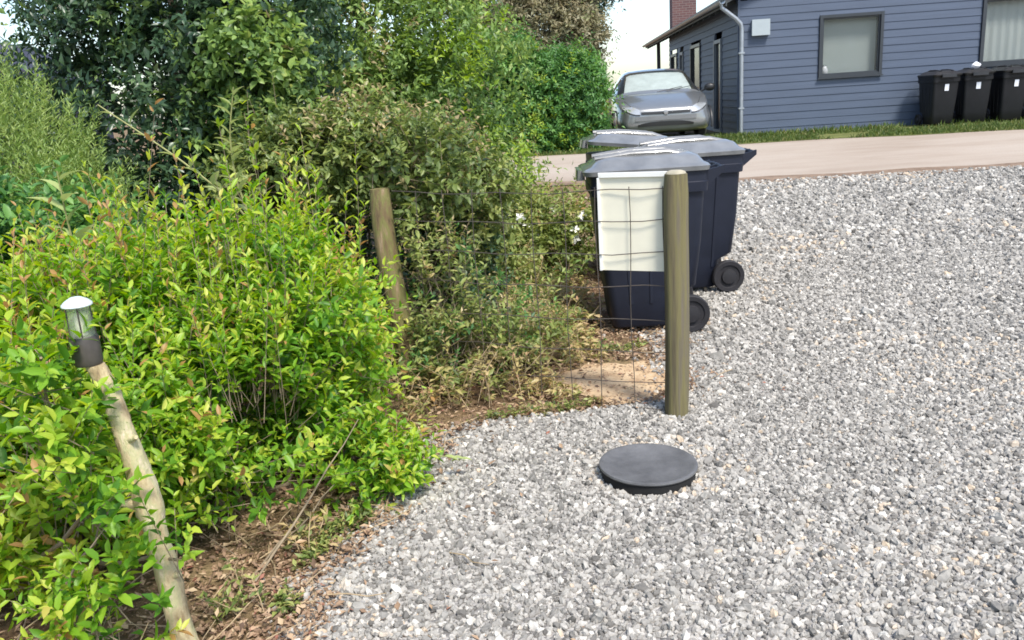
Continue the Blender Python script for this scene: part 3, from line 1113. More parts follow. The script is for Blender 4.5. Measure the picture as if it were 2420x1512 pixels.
# leaning pale stick post at the left with a small lantern on top
lp = thing('fence_post', 'pale peeling crooked wooden post leaning in front of the bright shrub', 'fence post', (-1.035, 2.17, 0))
path = [(.03, -.02, -.2), (0, 0, 0), (-.025, .012, .14), (-.035, .02, .30), (-.052, .03, .42), (-.062, .04, .50), (-.078, .045, .62), (-.098, .05, .74), (-.12, .055, .86), (-.145, .06, .935)]
rad = [.038, .037, .036, .034, .033, .040, .033, .030, .028, .027]
cpath = cr(np.array(path), 7)
crad = cr(np.array(rad)[:, None], 7)[:, 0]
rings = []
for i, (p, q) in enumerate(zip(cpath, crad)):
    ring = []
    for k in range(16):
        th = 2 * math.pi * k / 16
        nn = float(sines(np.array([[math.cos(th) * 1.2, math.sin(th) * 1.2, i * .22]]), 5, 2.2)[0])
        n2 = float(sines(np.array([[math.cos(th) * 1.2, math.sin(th) * 1.2, i * .6]]), 6, 4.0)[0])
        q2 = q * (1 + .10 * nn + .045 * n2)
        ring.append((p[0] + q2 * math.cos(th), p[1] + q2 * math.sin(th), p[2]))
    rings.append(ring)
MB().loft(rings).build('shaft', M['wood_pale'], lp, 60)
for (zz, dx, dy, ln, r_) in ((.50, -1, -.35, .055, .017), (.27, .9, -.5, .035, .012), (.70, .8, -.6, .04, .011)):
    i = int(np.argmin(abs(cpath[:, 2] - zz)))
    c = Vector(cpath[i])
    d_ = Vector((dx, dy, .35)).normalized()
    MB().tube([c + d_ * .015, c + d_ * (.02 + ln * .5), c + d_ * (.02 + ln)], [r_ * 1.3, r_, r_ * .55], 8, True, .12).build('knot', M['wood_pale'], lp, 60)
LSC = .88
lt = thing('garden_lantern', 'small clear garden lantern with pale cap and dark base among the leaves at left', 'lantern', (-1.195, 2.23, .945))
MB().lathe([(.0, -.01), (.040, -.01), (.044, .0), (.044, .075), (.040, .085), (.0, .085)], 24, False).build('base', M['lantern_dark'], lt, 40)
MB().lathe([(.038, .085), (.036, .12), (.034, .18), (.031, .18), (.033, .12), (.035, .085)], 24, False).build('glass', M['jar'], lt, 60)
MB().lathe([(.0, .212), (.016, .210), (.034, .200), (.045, .190), (.046, .184), (.042, .180), (.0, .180)], 24, False).build('cap', M['lantern_cap'], lt, 40)
MB().lathe([(.0, .088), (.016, .088), (.017, .13), (.014, .15), (.0, .152)], 16, False).build('lamp', M['panel'], lt, 50)
for k in range(4):
    a = .4 + k * 1.5708
    MB().tube([(.037 * math.cos(a), .037 * math.sin(a), .084), (.034 * math.cos(a), .034 * math.sin(a), .181)], .0025, 5).build('rod', M['lantern_dark'], lt, 60)
lt.scale = (LSC, LSC, LSC)


# ------------------------------------------------------------------ parked car
def make_car():
    root = thing('parked_car', 'silver grey parked car facing the camera beside the house', 'car')
    #    y     bottom ws    ww   zw   wb   zb    wr   zr    zt
    st = [(-.02, .50, .008, .009, .503, .009, .506, .007, .508, .51),
          (.00, .32, .50, .60, .46, .56, .58, .40, .64, .66),
          (.10, .24, .66, .76, .46, .70, .66, .52, .73, .75),
          (.42, .20, .78, .86, .50, .80, .78, .62, .84, .87),
          (.95, .20, .82, .90, .56, .85, .90, .68, .965, .995),
          (1.10, .20, .82, .90, .58, .86, .92, .69, .985, 1.02),
          (1.45, .20, .82, .90, .60, .865, .94, .64, 1.20, 1.26),
          (1.85, .20, .82, .90, .60, .865, .95, .575, 1.41, 1.465),
          (2.40, .20, .82, .90, .60, .865, .97, .58, 1.45, 1.515),
          (3.10, .20, .82, .90, .60, .86, .98, .57, 1.43, 1.49),
          (3.70, .22, .80, .88, .62, .83, .98, .56, 1.22, 1.27),
          (4.10, .28, .70, .80, .60, .74, .92, .55, .99, 1.02),
          (4.25, .36, .55, .62, .60, .58, .82, .44, .88, .90)]
    prof = []
    for (y, b, ws, ww, zw, wb, zb, wr, zr, zt) in st:
        pr = [(0, b), (ws * .6, b), (ws, b + .04), (ws + (ww - ws) * .8, b + (zw - b) * .45), (ww, zw), (ww * .4 + wb * .6, zw + (zb - zw) * .6), (wb, zb),
              (wb * .5 + wr * .5 + .01, zb * .5 + zr * .5), (wr, zr), (wr * .72, zr + (zt - zr) * .66), (wr * .36, zt - .004), (0, zt)]
        prof.append(cr(np.array([(x, y, z) for x, z in pr]), 2))
    G = cr(np.array(prof), 4)          # [station, profile, xyz]
    ni, nj = G.shape[:2]
    # region by station / profile index: 12 control points * 2 -> belt at 12, roof edge at 16, centre at 22; stations * 4
    parts = {'body': [], 'pillar': [], 'bonnet': [], 'windscreen': [], 'side_window': [], 'rear_window': []}
    for i in range(ni - 1):
        for j in range(nj - 1):
            s = i / 4.0 - 1
            k = 'body'
            if 4.25 <= s < 5.9 and 14 <= j < 16:
                k = 'pillar'
            elif 4.25 <= s < 5.9 and j >= 16:
                k = 'windscreen'
            elif .9 <= s < 4.0 and j >= 15:
                k = 'bonnet'
            elif 5.0 <= s < 8.6 and 12 <= j < 15:
                k = 'side_window'
            elif 8.3 <= s < 9.7 and j >= 16:
                k = 'rear_window'
            parts[k].append((i, j))
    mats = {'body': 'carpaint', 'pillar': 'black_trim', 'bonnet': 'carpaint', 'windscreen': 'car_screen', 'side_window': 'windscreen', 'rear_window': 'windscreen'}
    for k, fl in parts.items():
        sides = ([1], [-1]) if k in ('side_window', 'pillar') else ([1, -1],)
        for sd in sides:
            mb = MB()
            vid = {}
            for sx in sd:
                for (i, j) in fl:
                    f = []
                    for (a, b) in ((i, j), (i, j + 1), (i + 1, j + 1), (i + 1, j)):
                        p = G[a, b]
                        key = (round(sx * p[0], 4), round(p[1], 4), round(p[2], 4))
                        if key not in vid:
                            vid[key] = len(mb.v)
                            mb.v.append(key)
                        f.append(vid[key])
                    if len(set(f)) == 4:
                        mb.f.append(tuple(f))
            mb.build(k, M[mats[k]], root, 50)
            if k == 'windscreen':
                refl = MB()
                refl.v = [(x * .96, y + .05, z - .035) for x, y, z in mb.v]
                refl.f = list(mb.f)
                refl.build('sky_reflection', M['sky_reflect'], root, 50)  # sheet added behind the glass, stands in for reflected sky

    from mathutils.bvhtree import BVHTree
    bv, bf = [], []
    for i in range(ni):
        for sx in (1, -1):
            for j in range(nj):
                bv.append(Vector((sx * G[i, j][0], G[i, j][1], G[i, j][2])))
    for i in range(ni - 1):
        for q in (0, 1):
            for j in range(nj - 1):
                o_ = (i * 2 + q) * nj + j
                n_ = ((i + 1) * 2 + q) * nj + j
                bf.append((o_, o_ + 1, n_ + 1, n_))
    tree = BVHTree.FromPolygons(bv, bf)

    def nose(x, z, o=.012):
        h = tree.ray_cast(Vector((x, -1, z)), Vector((0, 1, 0)))
        return (h[0].y if h[0] is not None else .4) - o

    def patch(nm, mat, outline, o=.012):
        # a strip between an upper and a lower line, laid on the nose of the body
        up = [(x, nose(x, z1, o), z1) for x, z0, z1 in outline]
        mi = [(x, nose(x, (z0 + z1) / 2, o), (z0 + z1) / 2) for x, z0, z1 in outline]
        lo = [(x, nose(x, z0, o), z0) for x, z0, z1 in outline]
        bu = [(p[0], p[1] + .05, p[2]) for p in up]
        bl = [(p[0], p[1] + .05, p[2]) for p in lo]
        return MB().loft([bl, lo, mi, up, bu], False, False).build(nm, M[mat], root, 40)
    N_ = 16
    patch('grille', 'black_trim', [(x, .585 + .02 * abs(x) , .64 + .015 * abs(x)) for x in [-.44 + .88 * k / N_ for k in range(N_ + 1)]])
    patch('air_intake', 'black_trim', [(x, .36, .45 - .05 * (abs(x) / .5) ** 3) for x in [-.5 + 1.0 * k / N_ for k in range(N_ + 1)]])
    patch('bumper_bar', 'car_lower', [(x, .475, .56) for x in [-.55 + 1.1 * k / N_ for k in range(N_ + 1)]], .02)
    MB().lathe([(.0, nose(0, .61) - .028), (.038, nose(0, .61) - .026), (.045, nose(0, .61) - .014), (.045, nose(0, .61) + .03)], 20, True, 'y', (0, .0, .615)).build('badge', M['carwheel'], root, 40)
    for s in (-1, 1):
        ol = []
        for k in range(9):
            t = k / 8
            x = .46 + .30 * t
            hz = .055 * math.sin(math.pi * min(1, t * .75 + .2)) + .012
            zc = .645 + .10 * t
            ol.append((s * x, zc - hz, zc + hz))
        patch('headlight', 'headlight', ol, .014)
        ol2 = [(x, z0 - .022, z0) for x, z0, z1 in ol]
        patch('headlight_trim', 'black_trim', ol2, .012)
        patch('bonnet_seam', 'black_trim', [(s * (.60 + .10 * k / 6), .745 + .02 * k, .757 + .02 * k) for k in range(7)], .004)
        mr = MB()
        rr_ = []
        for t, sc_ in ((0, .45), (.25, .9), (.55, 1), (.85, .85), (1, .4)):
            rr_.append([(s * (.90 + .19 * t), 1.33 + .06 * math.cos(a) * sc_ - .02 * t, 1.03 + .085 * math.sin(a) * sc_ + .02) for a in [6.2832 * q / 10 for q in range(10)]])
        mr.loft(rr_).build('mirror', M['black_trim'], root, 60)
        MB().tube([(s * .84, 1.36, .97), (s * .93, 1.34, 1.02)], .02, 6).build('mirror_arm', M['black_trim'], root, 60)
        for yy in (.78, 3.35):
            wl = MB().lathe([(.0, s * .80), (.26, s * .80), (.315, s * .77), (.315, s * .66), (.26, s * .64), (0, s * .64)], 28, False, 'y' if 0 else 'x', (0, yy, .315))
            wo_ = wl.build('wheel', M['rubber'], root, 40)
            MB().lathe([(.0, s * .835), (.05, s * .835), (.20, s * .825), (.215, s * .815), (.215, s * .79)], 24, False, 'x', (0, yy, .315)).build('rim', M['carwheel'], wo_, 40)
        # wheel arch trim
        MB().tube([(s * .895, .78 + .37 * math.cos(a), .315 + .37 * math.sin(a)) for a in [R(-8 + 196 * q / 12) for q in range(13)]], .022, 6).build('wheel_arch', M['black_trim'], root, 60)
        MB().tube([(s * .895, 3.35 + .37 * math.cos(a), .315 + .37 * math.sin(a)) for a in [R(-8 + 196 * q / 12) for q in range(13)]], .022, 6).build('wheel_arch', M['black_trim'], root, 60)
        MB().tube([(s * .08 + .05, 1.06, 1.02), (s * .08 + .30, 1.14, 1.06), (s * .08 + .55, 1.30, 1.10)], .007, 5).build('wiper', M['black_trim'], root, 60)
    return root


car = make_car()
car.location = (3.33, 16.9, .5)
car.rotation_euler = (0, 0, R(-4))
car.scale = (1.1, 1.0, 1.0)


# ------------------------------------------------------------------ shed far left
sh = thing('garden_shed', 'dark shed whose roof shows over the hedge at the top left corner', 'shed', (-8.9, 14.4, tz(0, 14.4)))
MB().box(-1.3, 1.3, 0, 2.4, 0, 2.1).build('wall', M['shed'], sh, 0)
mb = MB()
mb.add([(-1.5, -.2, 2.0), (1.5, -.2, 2.0), (0, -.2, 2.75), (-1.5, 2.6, 2.0), (1.5, 2.6, 2.0), (0, 2.6, 2.75)], [(0, 1, 2), (3, 5, 4), (0, 3, 4, 1), (1, 4, 5, 2), (2, 5, 3, 0)])
mb.build('roof', M['shed'], sh, 0)


# ------------------------------------------------------------------ vegetation
def plant(name, label, cat, base, group=None):
    return thing(name, label, cat, (base[0], base[1], tz(base[0], base[1])), 0, group)


def rel(lobes, base):
    z0 = tz(base[0], base[1])
    return [(a - base[0], b - base[1], c - z0, d, e, f) for a, b, c, d, e, f in lobes]


def stems(parent, lobes, n, r0, r1, mat='bark', spread=.15):
    for i in range(n):
        lb = lobes[i % len(lobes)]
        tgt = (lb[0] + random.uniform(-.4, .4) * lb[3], lb[1] + random.uniform(-.4, .4) * lb[4], lb[2] + random.uniform(-.1, .5) * lb[5])
        b = (tgt[0] * .25 + random.uniform(-1, 1) * spread, tgt[1] * .25 + random.uniform(-1, 1) * spread, -.05)
        branch(parent, b, tgt, r0 * random.uniform(.7, 1.2), r1, mat)


def trunk(parent, top, r0, r1):
    path = bent((0, 0, -.1), top, 6, .05)
    MB().tube(path, [r0 + (r1 - r0) * i / 6 for i in range(7)], 9, True, .06).build('trunk', M['bark'], parent, 60)


HG = 'hedge plants along the left side'
# bright foreground shrubs
base = (-1.25, 3.35)
lob = rel([(-1.18, 3.50, .62, .52, .50, .42), (-1.55, 3.15, .55, .50, .50, .44), (-1.06, 3.12, .40, .32, .42, .34), (-.93, 3.75, .60, .26, .30, .34),
           (-1.40, 2.85, .42, .36, .30, .34), (-.66, 3.22, .10, .26, .16, .08), (-.90, 3.55, .30, .26, .32, .26)], base)
b = plant('shrub', 'bright green leafy shrub spilling over the gravel edge behind the pale post', 'shrub', base, HG)
foliage('leaves', b, M['bright'], lob, 3100, 12, .056, .19, 21, fine=True, width=.40, up=.85, out=.55, rand=.6, shell=.55, gap=-.2, bumpy=.32, f=7, twig=1500, spread=.68, tip=.26)
foliage('upright_shoots', b, M['bright'], lob[:4], 210, 18, .055, .34, 25, fine=True, width=.36, up=1.7, out=.35, rand=.5, shell=.12, gap=-.6, bumpy=.2, spread=.55, tip=.35, zmin=.62, twig=210)
stems(b, lob, 12, .012, .004, 'twig')
base = (-2.1, 2.95)
lob = rel([(-2.05, 3.0, .56, .55, .50, .42), (-2.55, 2.8, .56, .55, .55, .42), (-1.78, 2.60, .46, .36, .32, .36), (-2.1, 2.35, .50, .40, .30, .38), (-1.5, 2.42, .28, .22, .18, .2), (-1.27, 2.13, .74, .12, .06, .10), (-1.17, 2.08, .56, .07, .05, .05), (-1.0, 2.09, .36, .10, .05, .07), (-1.20, 2.06, .24, .12, .05, .09), (-1.28, 2.16, .95, .05, .05, .08)], base)
b = plant('shrub', 'bright green shrub at the left edge of the picture around the lantern', 'shrub', base, HG)
foliage('leaves', b, M['bright'], lob, 2700, 12, .056, .18, 33, fine=True, width=.42, up=.8, out=.55, rand=.6, shell=.55, gap=-.2, bumpy=.32, f=7, twig=1200, spread=.68, tip=.22)
foliage('upright_shoots', b, M['bright'], lob[:3], 170, 18, .055, .32, 37, fine=True, width=.36, up=1.7, out=.35, rand=.5, shell=.12, gap=-.6, bumpy=.2, spread=.55, tip=.35, zmin=.58, twig=170)
stems(b, lob, 10, .012, .004, 'twig')

# dark dense tree behind
base = (-2.5, 6.7)
lob = rel([(-2.6, 6.5, 1.6, .95, .9, .95), (-1.95, 6.4, 2.2, .75, .8, .8), (-2.7, 6.7, 2.4, .7, .8, .7), (-1.75, 6.2, 1.2, .6, .6, .7), (-2.2, 6.6, 3.0, .9, .9, .7), (-2.2, 6.0, .7, .8, .5, .6), (-3.1, 6.3, 1.0, .5, .6, .6)], base)
b = plant('tree', 'dense dark green tree at the upper left behind the bright shrub', 'tree', base, HG)
trunk(b, (.1, 0, 2.6), .09, .03)
foliage('light_growth', b, M['mid'], lob, 420, 10, .08, .24, 47, width=.48, up=.3, shell=.12, gap=.45, bumpy=.18, f=4.5)
foliage('crown', b, M['dark'], lob, 4700, 11, .075, .20, 45, width=.5, up=.15, out=.8, rand=.7, shell=.45, gap=-.6, bumpy=.18, f=4.5, spread=.85)
for lb in lob:
    branch(b, (.05, 0, max(.4, lb[2] * .6)), lb[:3], .03, .012)

# mid green shrub filling the gap at left
base = (-2.4, 4.2)
lob = rel([(-2.35, 4.2, .75, .42, .4, .50), (-2.75, 4.0, .70, .40, .4, .48), (-1.95, 4.3, .62, .35, .35, .48)], base)
b = plant('shrub', 'leafy mid green shrub between the bright shrub and the pale feathery one', 'shrub', base, HG)
foliage('leaves', b, M['far'], lob, 1300, 10, .075, .2, 51, fine=True, width=.5, up=.6, out=.6, rand=.6, shell=.5, gap=-.5, bumpy=.22, f=6)
stems(b, lob, 7, .012, .004, 'twig')
# young rounded light leaves in front of the dark tree
base = (-1.6, 5.75)
lob = rel([(-1.62, 5.75, 1.85, .30, .28, .34), (-1.38, 5.7, 1.50, .26, .26, .28), (-1.72, 5.75, 1.42, .22, .25, .26)], base)
b = plant('tree', 'young tree with rounded lighter leaves standing against the dark tree', 'tree', base, HG)
trunk(b, (.0, 0, 1.6), .022, .010)
foliage('crown', b, M['mid'], lob, 480, 9, .075, .2, 53, fine=True, width=.62, up=.4, out=.7, rand=.6, shell=.6, gap=-.3, bumpy=.25, f=6)
for lb in lob:
    branch(b, (0, 0, lb[2] * .6), lb[:3], .012, .006)

# feathery pale shrub at left edge
base = (-3.0, 5.0)
lob = rel([(-2.95, 5.0, 1.15, .55, .5, .75), (-2.6, 4.7, .8, .45, .45, .65), (-3.5, 5.0, 1.2, .6, .5, .8)], base)
b = plant('shrub', 'pale feathery green shrub at the left edge above the lantern', 'shrub', base, HG)
foliage('leaves', b, M['pale'], lob, 3300, 14, .05, .24, 57, width=.2, up=1.1, out=.45, rand=.4, shell=.6, gap=-.8, bumpy=.15, spread=.5, quad=True)
stems(b, lob, 8, .014, .004, 'twig')

# olive shrub round the middle post
base = (-.75, 5.6)
lob = rel([(-.95, 5.25, 1.30, .42, .40, .24), (-.55, 5.1, 1.20, .42, .45, .24), (-.30, 5.45, .98, .28, .38, .28), (-.22, 5.8, .50, .28, .36, .38), (-1.35, 5.3, 1.12, .36, .36, .38), (-.10, 6.2, .25, .25, .3, .22)], base)
b = plant('shrub', 'olive shrub with yellowing tips arching behind the old mossy post', 'shrub', base, HG)
foliage('leaves', b, M['olive'], lob, 2000, 11, .060, .19, 61, fine=True, width=.48, up=.55, out=.7, rand=.7, shell=.5, gap=-.1, bumpy=.34, f=6.5, spread=.75, twig=700)
foliage('yellowing_tips', b, M['tan'], lob[:2], 150, 9, .06, .2, 62, width=.4, up=.7, shell=.1, gap=.1, bumpy=.2, f=5.5)
stems(b, lob, 12, .016, .005)
# dark shrub low behind the middle post; dark leaves double as the hollow's shade
base = (-.30, 4.95)
lob = rel([(-.75, 5.55, .62, .45, .35, .55), (-.40, 5.5, .50, .35, .32, .45), (-.30, 5.05, .18, .26, .25, .20), (-.95, 4.75, .30, .26, .25, .30)], base)
b = plant('shrub', 'dark leafy low shrub growing at the foot of the old mossy post', 'shrub', base, HG)
foliage('leaves', b, M['dark'], lob, 1000, 10, .055, .15, 65, width=.5, up=.5, out=.6, rand=.6, shell=.6, gap=-.6, spread=.75)
stems(b, lob, 6, .01, .004)

# tall weeds grown through the wire mesh
base = (-.25, 4.5)
lob = rel([(-.38, 4.5, .48, .24, .18, .42), (-.12, 4.55, .36, .22, .2, .34), (.10, 4.75, .24, .20, .2, .24), (-.30, 4.35, .22, .26, .14, .2)], base)
b = plant('shrub', 'straggling yellow green weed bush grown through the wire mesh', 'shrub', base, HG)
foliage('leaves', b, M['olive'], lob, 300, 10, .05, .17, 67, fine=True, width=.4, up=.9, out=.4, rand=.7, shell=.8, gap=-.2, bumpy=.3, f=8, twig=200)
foliage('dry_leaves', b, M['tan'], lob, 110, 9, .045, .16, 68, width=.35, up=.9, out=.4, rand=.7, shell=.8, gap=-.2, bumpy=.3, f=8, twig=110)
foliage('green_leaves', b, M['far'], lob, 110, 9, .045, .15, 69, width=.45, up=.7, out=.4, rand=.7, shell=.8, gap=-.2, bumpy=.3, f=8)
stems(b, lob, 8, .007, .003, 'twig')

# big mixed hedge tree in the middle distance
base = (-1.3, 8.6)
lob = rel([(-1.6, 8.4, 1.4, .95, .8, 1.0), (-.75, 8.5, 1.25, .75, .8, .95), (-1.2, 8.6, 2.3, 1.0, .9, .8), (-.45, 8.8, 2.05, .65, .7, .7), (-1.9, 8.6, 2.8, .9, .9, .7), (-.9, 8.8, 3.1, .9, .9, .6), (-.2, 8.6, .6, .6, .6, .6)], base)
b = plant('tree', 'broad mixed green tree between the dark tree and the far hedge', 'tree', base, HG)
trunk(b, (0, 0, 2.6), .09, .03)
foliage('young_growth', b, M['young'], lob, 700, 10, .085, .28, 73, width=.42, up=.6, shell=.12, gap=.25, bumpy=.22, f=4)
foliage('dry_growth', b, M['tan'], lob, 260, 9, .07, .22, 74, width=.4, up=.4, shell=.12, gap=.45, bumpy=.22, f=4)
foliage('crown', b, M['mid'], lob, 4600, 10, .085, .25, 71, width=.45, up=.45, out=.7, rand=.7, shell=.5, gap=-.3, bumpy=.3, f=4, spread=.75, patchy=.28)
for lb in lob:
    branch(b, (0, 0, max(.4, lb[2] * .6)), lb[:3], .03, .012)

# far hedge across the road: three shrubs, one tall browning tree, one teal tree behind
for (cx, cy, lobes, lab, mt, seed, n) in (
        (.1, 16.9, [(-.1, 16.9, 1.4, .95, .6, 1.0), (.0, 17.0, 2.2, .8, .7, .6), (-.3, 16.8, .9, .7, .5, .55)], 'green hedge shrub across the road, left of three', 'far', 81, 2300),
        (1.0, 16.9, [(.95, 16.85, 1.2, .75, .55, .85), (1.15, 16.9, 1.75, .6, .6, .55), (.8, 16.7, .75, .5, .4, .35)], 'green hedge shrub across the road, middle of three', 'far', 87, 2000),
        (1.75, 16.9, [(1.58, 16.9, 1.15, .46, .5, .75), (1.62, 17.0, 1.65, .42, .5, .55), (1.5, 16.9, .75, .4, .4, .4)], 'green hedge shrub across the road, right of three beside the car', 'far', 93, 1500)):
    b = plant('shrub', lab, 'shrub', (cx, cy), 'hedge across the road')
    lr_ = rel(lobes, (cx, cy))
    foliage('leaves', b, M[mt], lr_, n, 10, .12, .30, seed, width=.42, up=.5, out=.7, rand=.6, shell=.45, gap=-.7, bumpy=.2, f=3, quad=True)
    foliage('young_growth', b, M['young'], lr_, n // 7, 9, .11, .3, seed + 3, width=.4, up=.6, shell=.12, gap=.2, bumpy=.2, f=3, quad=True)
    stems(b, lr_, 5, .03, .012)
base = (1.3, 18.3)
lob = rel([(1.1, 18.3, 2.9, 1.0, .8, 1.1), (1.6, 18.3, 2.6, .65, .7, .9), (.2, 18.3, 2.6, .8, .7, .9), (.9, 18.3, 4.4, 1.0, .9, .9), (1.7, 18.4, 4.2, .75, .8, .8), (.2, 18.4, 3.6, .9, .8, 1.0)], base)
b = plant('tree', 'tall browning tree rising over the hedge across the road', 'tree', base, 'hedge across the road')
trunk(b, (0, 0, 3.8), .12, .05)
foliage('crown', b, M['brown'], lob, 4000, 10, .13, .34, 99, width=.4, up=.5, out=.7, rand=.7, shell=.5, gap=-.55, bumpy=.22, f=3, quad=True)
for lb in lob:
    branch(b, (0, 0, lb[2] * .6), lb[:3], .04, .015)
base = (2.6, 22.5)
lob = rel([(2.6, 22.5, 4.5, .8, .8, .7), (2.1, 22.5, 3.9, .7, .8, .9), (3.2, 22.6, 4.45, .5, .6, .5)], base)
b = plant('tree', 'blue green treetop peeping into the sky left of the chimney', 'tree', base, 'hedge across the road')
trunk(b, (0, 0, 4.0), .14, .05)
foliage('crown', b, M['dark'], lob, 1500, 10, .14, .36, 103, width=.4, up=.5, out=.7, rand=.7, shell=.6, gap=-.5, bumpy=.25, f=3, quad=True)
for lb in lob:
    branch(b, (0, 0, lb[2] * .6), lb[:3], .04, .015)

# flowering low shrub by the bins
base = (.35, 7.2)
lob = rel([(.15, 7.2, .48, .32, .3, .30), (.48, 7.1, .52, .30, .3, .26), (.30, 7.0, .28, .36, .25, .24), (-.15, 7.3, .5, .3, .3, .38)], base)
b = plant('shrub', 'low yellow green shrub with white flowers left of the bins', 'shrub', base, HG)
foliage('leaves', b, M['olive'], lob, 850, 10, .06, .16, 111, fine=True, width=.45, up=.8, out=.5, rand=.6, shell=.5, gap=-.6)
stems(b, lob, 5, .01, .004, 'twig')
fl = MB()
for k in range(5):
    a = 6.2832 * k / 5
    c, s_ = math.cos(a), math.sin(a)
    fl.add([(0, 0, 0), (.022 * c - .012 * s_, .022 * s_ + .012 * c, .006), (.04 * c, .04 * s_, .002), (.022 * c + .012 * s_, .022 * s_ - .012 * c, .006)], [(0, 3, 2, 1)])
fme = fl.mesh('flower', M['petal'], 0)
for k in range(14):
    lb = random.choice(lob)
    f = link('flower', fme, b)
    th = random.uniform(-2.6, -.5)
    f.location = (lb[0] + lb[3] * .95 * math.cos(th), lb[1] + lb[4] * .95 * math.sin(th), lb[2] + lb[5] * random.uniform(-.3, .6))
    f.rotation_euler = (random.uniform(.5, 1.3), random.uniform(-.4, .4), random.uniform(-.5, .5))
    f.scale = (1.3,) * 3

# weeds, half dry, between hedge and bins and along the gravel edge
weed_spots = [(-.15, 4.65, .32, 'weed'), (.12, 4.85, .30, 'weed'), (-.02, 5.4, .38, 'weed'), (.30, 5.35, .34, 'weed'), (.42, 5.9, .30, 'weed'), (.05, 6.2, .30, 'olive'),
              (.42, 6.6, .30, 'mid'), (-.40, 4.30, .20, 'weed'), (.10, 4.30, .18, 'weed'), (.30, 4.75, .16, 'weed'), (-.55, 3.98, .16, 'weed'), (.38, 5.05, .14, 'mid'),
              (-.82, 2.75, .16, 'weed'), (-.98, 2.42, .14, 'olive'), (-1.25, 2.1, .2, 'bright'), (-.30, 5.95, .45, 'olive'), (.05, 3.98, .10, 'weed'), (.55, 5.0, .10, 'mid')]
where = ['beside the old mossy post', 'in front of the bin and panel', 'deep behind the wire mesh', 'behind the mesh near the bin', 'against the nearest bin', 'tall, left of the bins',
         'broad leaved beside the rear bins', 'low at the mesh foot by the old post', 'low at the middle of the mesh foot', 'on the sandy patch', 'on the gravel edge below the old post', 'small green at the bin foot',
         'under the bright shrub at the gravel edge', 'beside the foot of the pale post', 'at the bottom left of the picture', 'tall, beside the olive shrub', 'tiny, at the mesh edge on the gravel', 'tiny green, under the nearest bin']
for i, ((x, y, h, mt), wh) in enumerate(zip(weed_spots, where)):
    kind_ = {'weed': 'half dry tan weed', 'olive': 'olive green weed', 'mid': 'green weed', 'bright': 'bright green weed'}[mt]
    b = plant('weed', kind_ + ' ' + wh, 'weed', (x, y), 'weeds between hedge and bins')
    ns = int(10 + h * 30)
    g = np.random.default_rng(200 + i)
    st_mb = MB()
    P_, D_, L_w = [], [], []
    for k in range(ns):
        a = g.uniform(0, 6.28)
        lean = g.uniform(.1, .6)
        ln = h * g.uniform(.5, 1.15)
        p0 = Vector((g.normal() * .05, g.normal() * .05, -.01))
        d = Vector((math.cos(a) * lean, math.sin(a) * lean, 1)).normalized()
        p1 = p0 + d * ln * .5
        p2 = p0 + d * ln + Vector((math.cos(a), math.sin(a), -.5)) * ln * .12
        st_mb.tube([p0, p1, p2], [.0028, .0022, .001], 3, False)
        for q in range(9):
            t = g.uniform(.15, 1)
            p = p0.lerp(p1, t * 2) if t < .5 else p1.lerp(p2, t * 2 - 1)
            P_.append(p)
            an = g.uniform(0, 6.28)
            D_.append((math.cos(an), math.sin(an), g.uniform(-.1, .9)))
            L_w.append(h * .16 * g.uniform(.6, 1.4) + .012)
    so = st_mb.build('stems', M['dry_stem'], b, 0)
    so['kind'] = 'stuff'
    L_w = np.array(L_w)
    me = leaves_mesh('leaves', np.array(P_), np.array(D_), g.normal(size=(len(P_), 3)) * .4 + [0, 0, 1], L_w, L_w * .38, np.clip(g.random(len(P_)), 0, 1), M[mt])
    lo = link('leaves', me, b)
    lo['kind'] = 'stuff'

# tangled half dry undergrowth behind the mesh, too dense to count
g = np.random.default_rng(301)
P_, D_, L_w, rn_ = [], [], [], []
st_mb = MB()
cnt = 0
while cnt < 1050:
    y = g.uniform(4.05, 8.2)
    x = g.uniform(-.95, .55 + (y - 4) * .03)
    if ((x - .60) / .36) ** 2 + ((y - 4.42) / .34) ** 2 < 1.1:
        continue
    hh = (.52 - .38 * np.clip((x + .2) / .75, 0, 1)) * (1 + .15 * (y > 5.6)) * g.uniform(.45, 1.2)
    if y < 4.3:
        hh *= .7 if x < .1 else .4
    cnt += 1
    a = g.uniform(0, 6.28)
    lean = g.uniform(.1, .8)
    p0 = Vector((x, y, tz(x, y) - .01))
    d = Vector((math.cos(a) * lean, math.sin(a) * lean, 1)).normalized()
    p1 = p0 + d * hh * .55
    p2 = p0 + d * hh + Vector((math.cos(a), math.sin(a), -.6)) * hh * .16
    st_mb.tube([p0, p1, p2], [.003, .0024, .0012], 3, False)
    dry = g.random() if x < .05 else .45 + .5 * g.random()
    for q in range(16):
        t = g.uniform(.1, 1)
        P_.append(p0.lerp(p1, t * 2) if t < .5 else p1.lerp(p2, t * 2 - 1))
        an = g.uniform(0, 6.28)
        D_.append((math.cos(an), math.sin(an), g.uniform(-.3, .8)))
        L_w.append(g.uniform(.025, .065))
        rn_.append(np.clip(dry * .75 + g.normal() * .16, 0, 1))
L_w = np.array(L_w)
me = leaves_mesh('undergrowth', np.array(P_), np.array(D_), g.normal(size=(len(P_), 3)) * .5 + [0, 0, 1], L_w, L_w * .36, np.array(rn_), M['weed'])
ug = link('undergrowth', me)
tag(ug, 'tangled half dry undergrowth between the hedge and the bins', 'undergrowth', kind='stuff')
so = st_mb.build('stalks', M['dry_stem'], ug, 0)
so['kind'] = 'stuff'

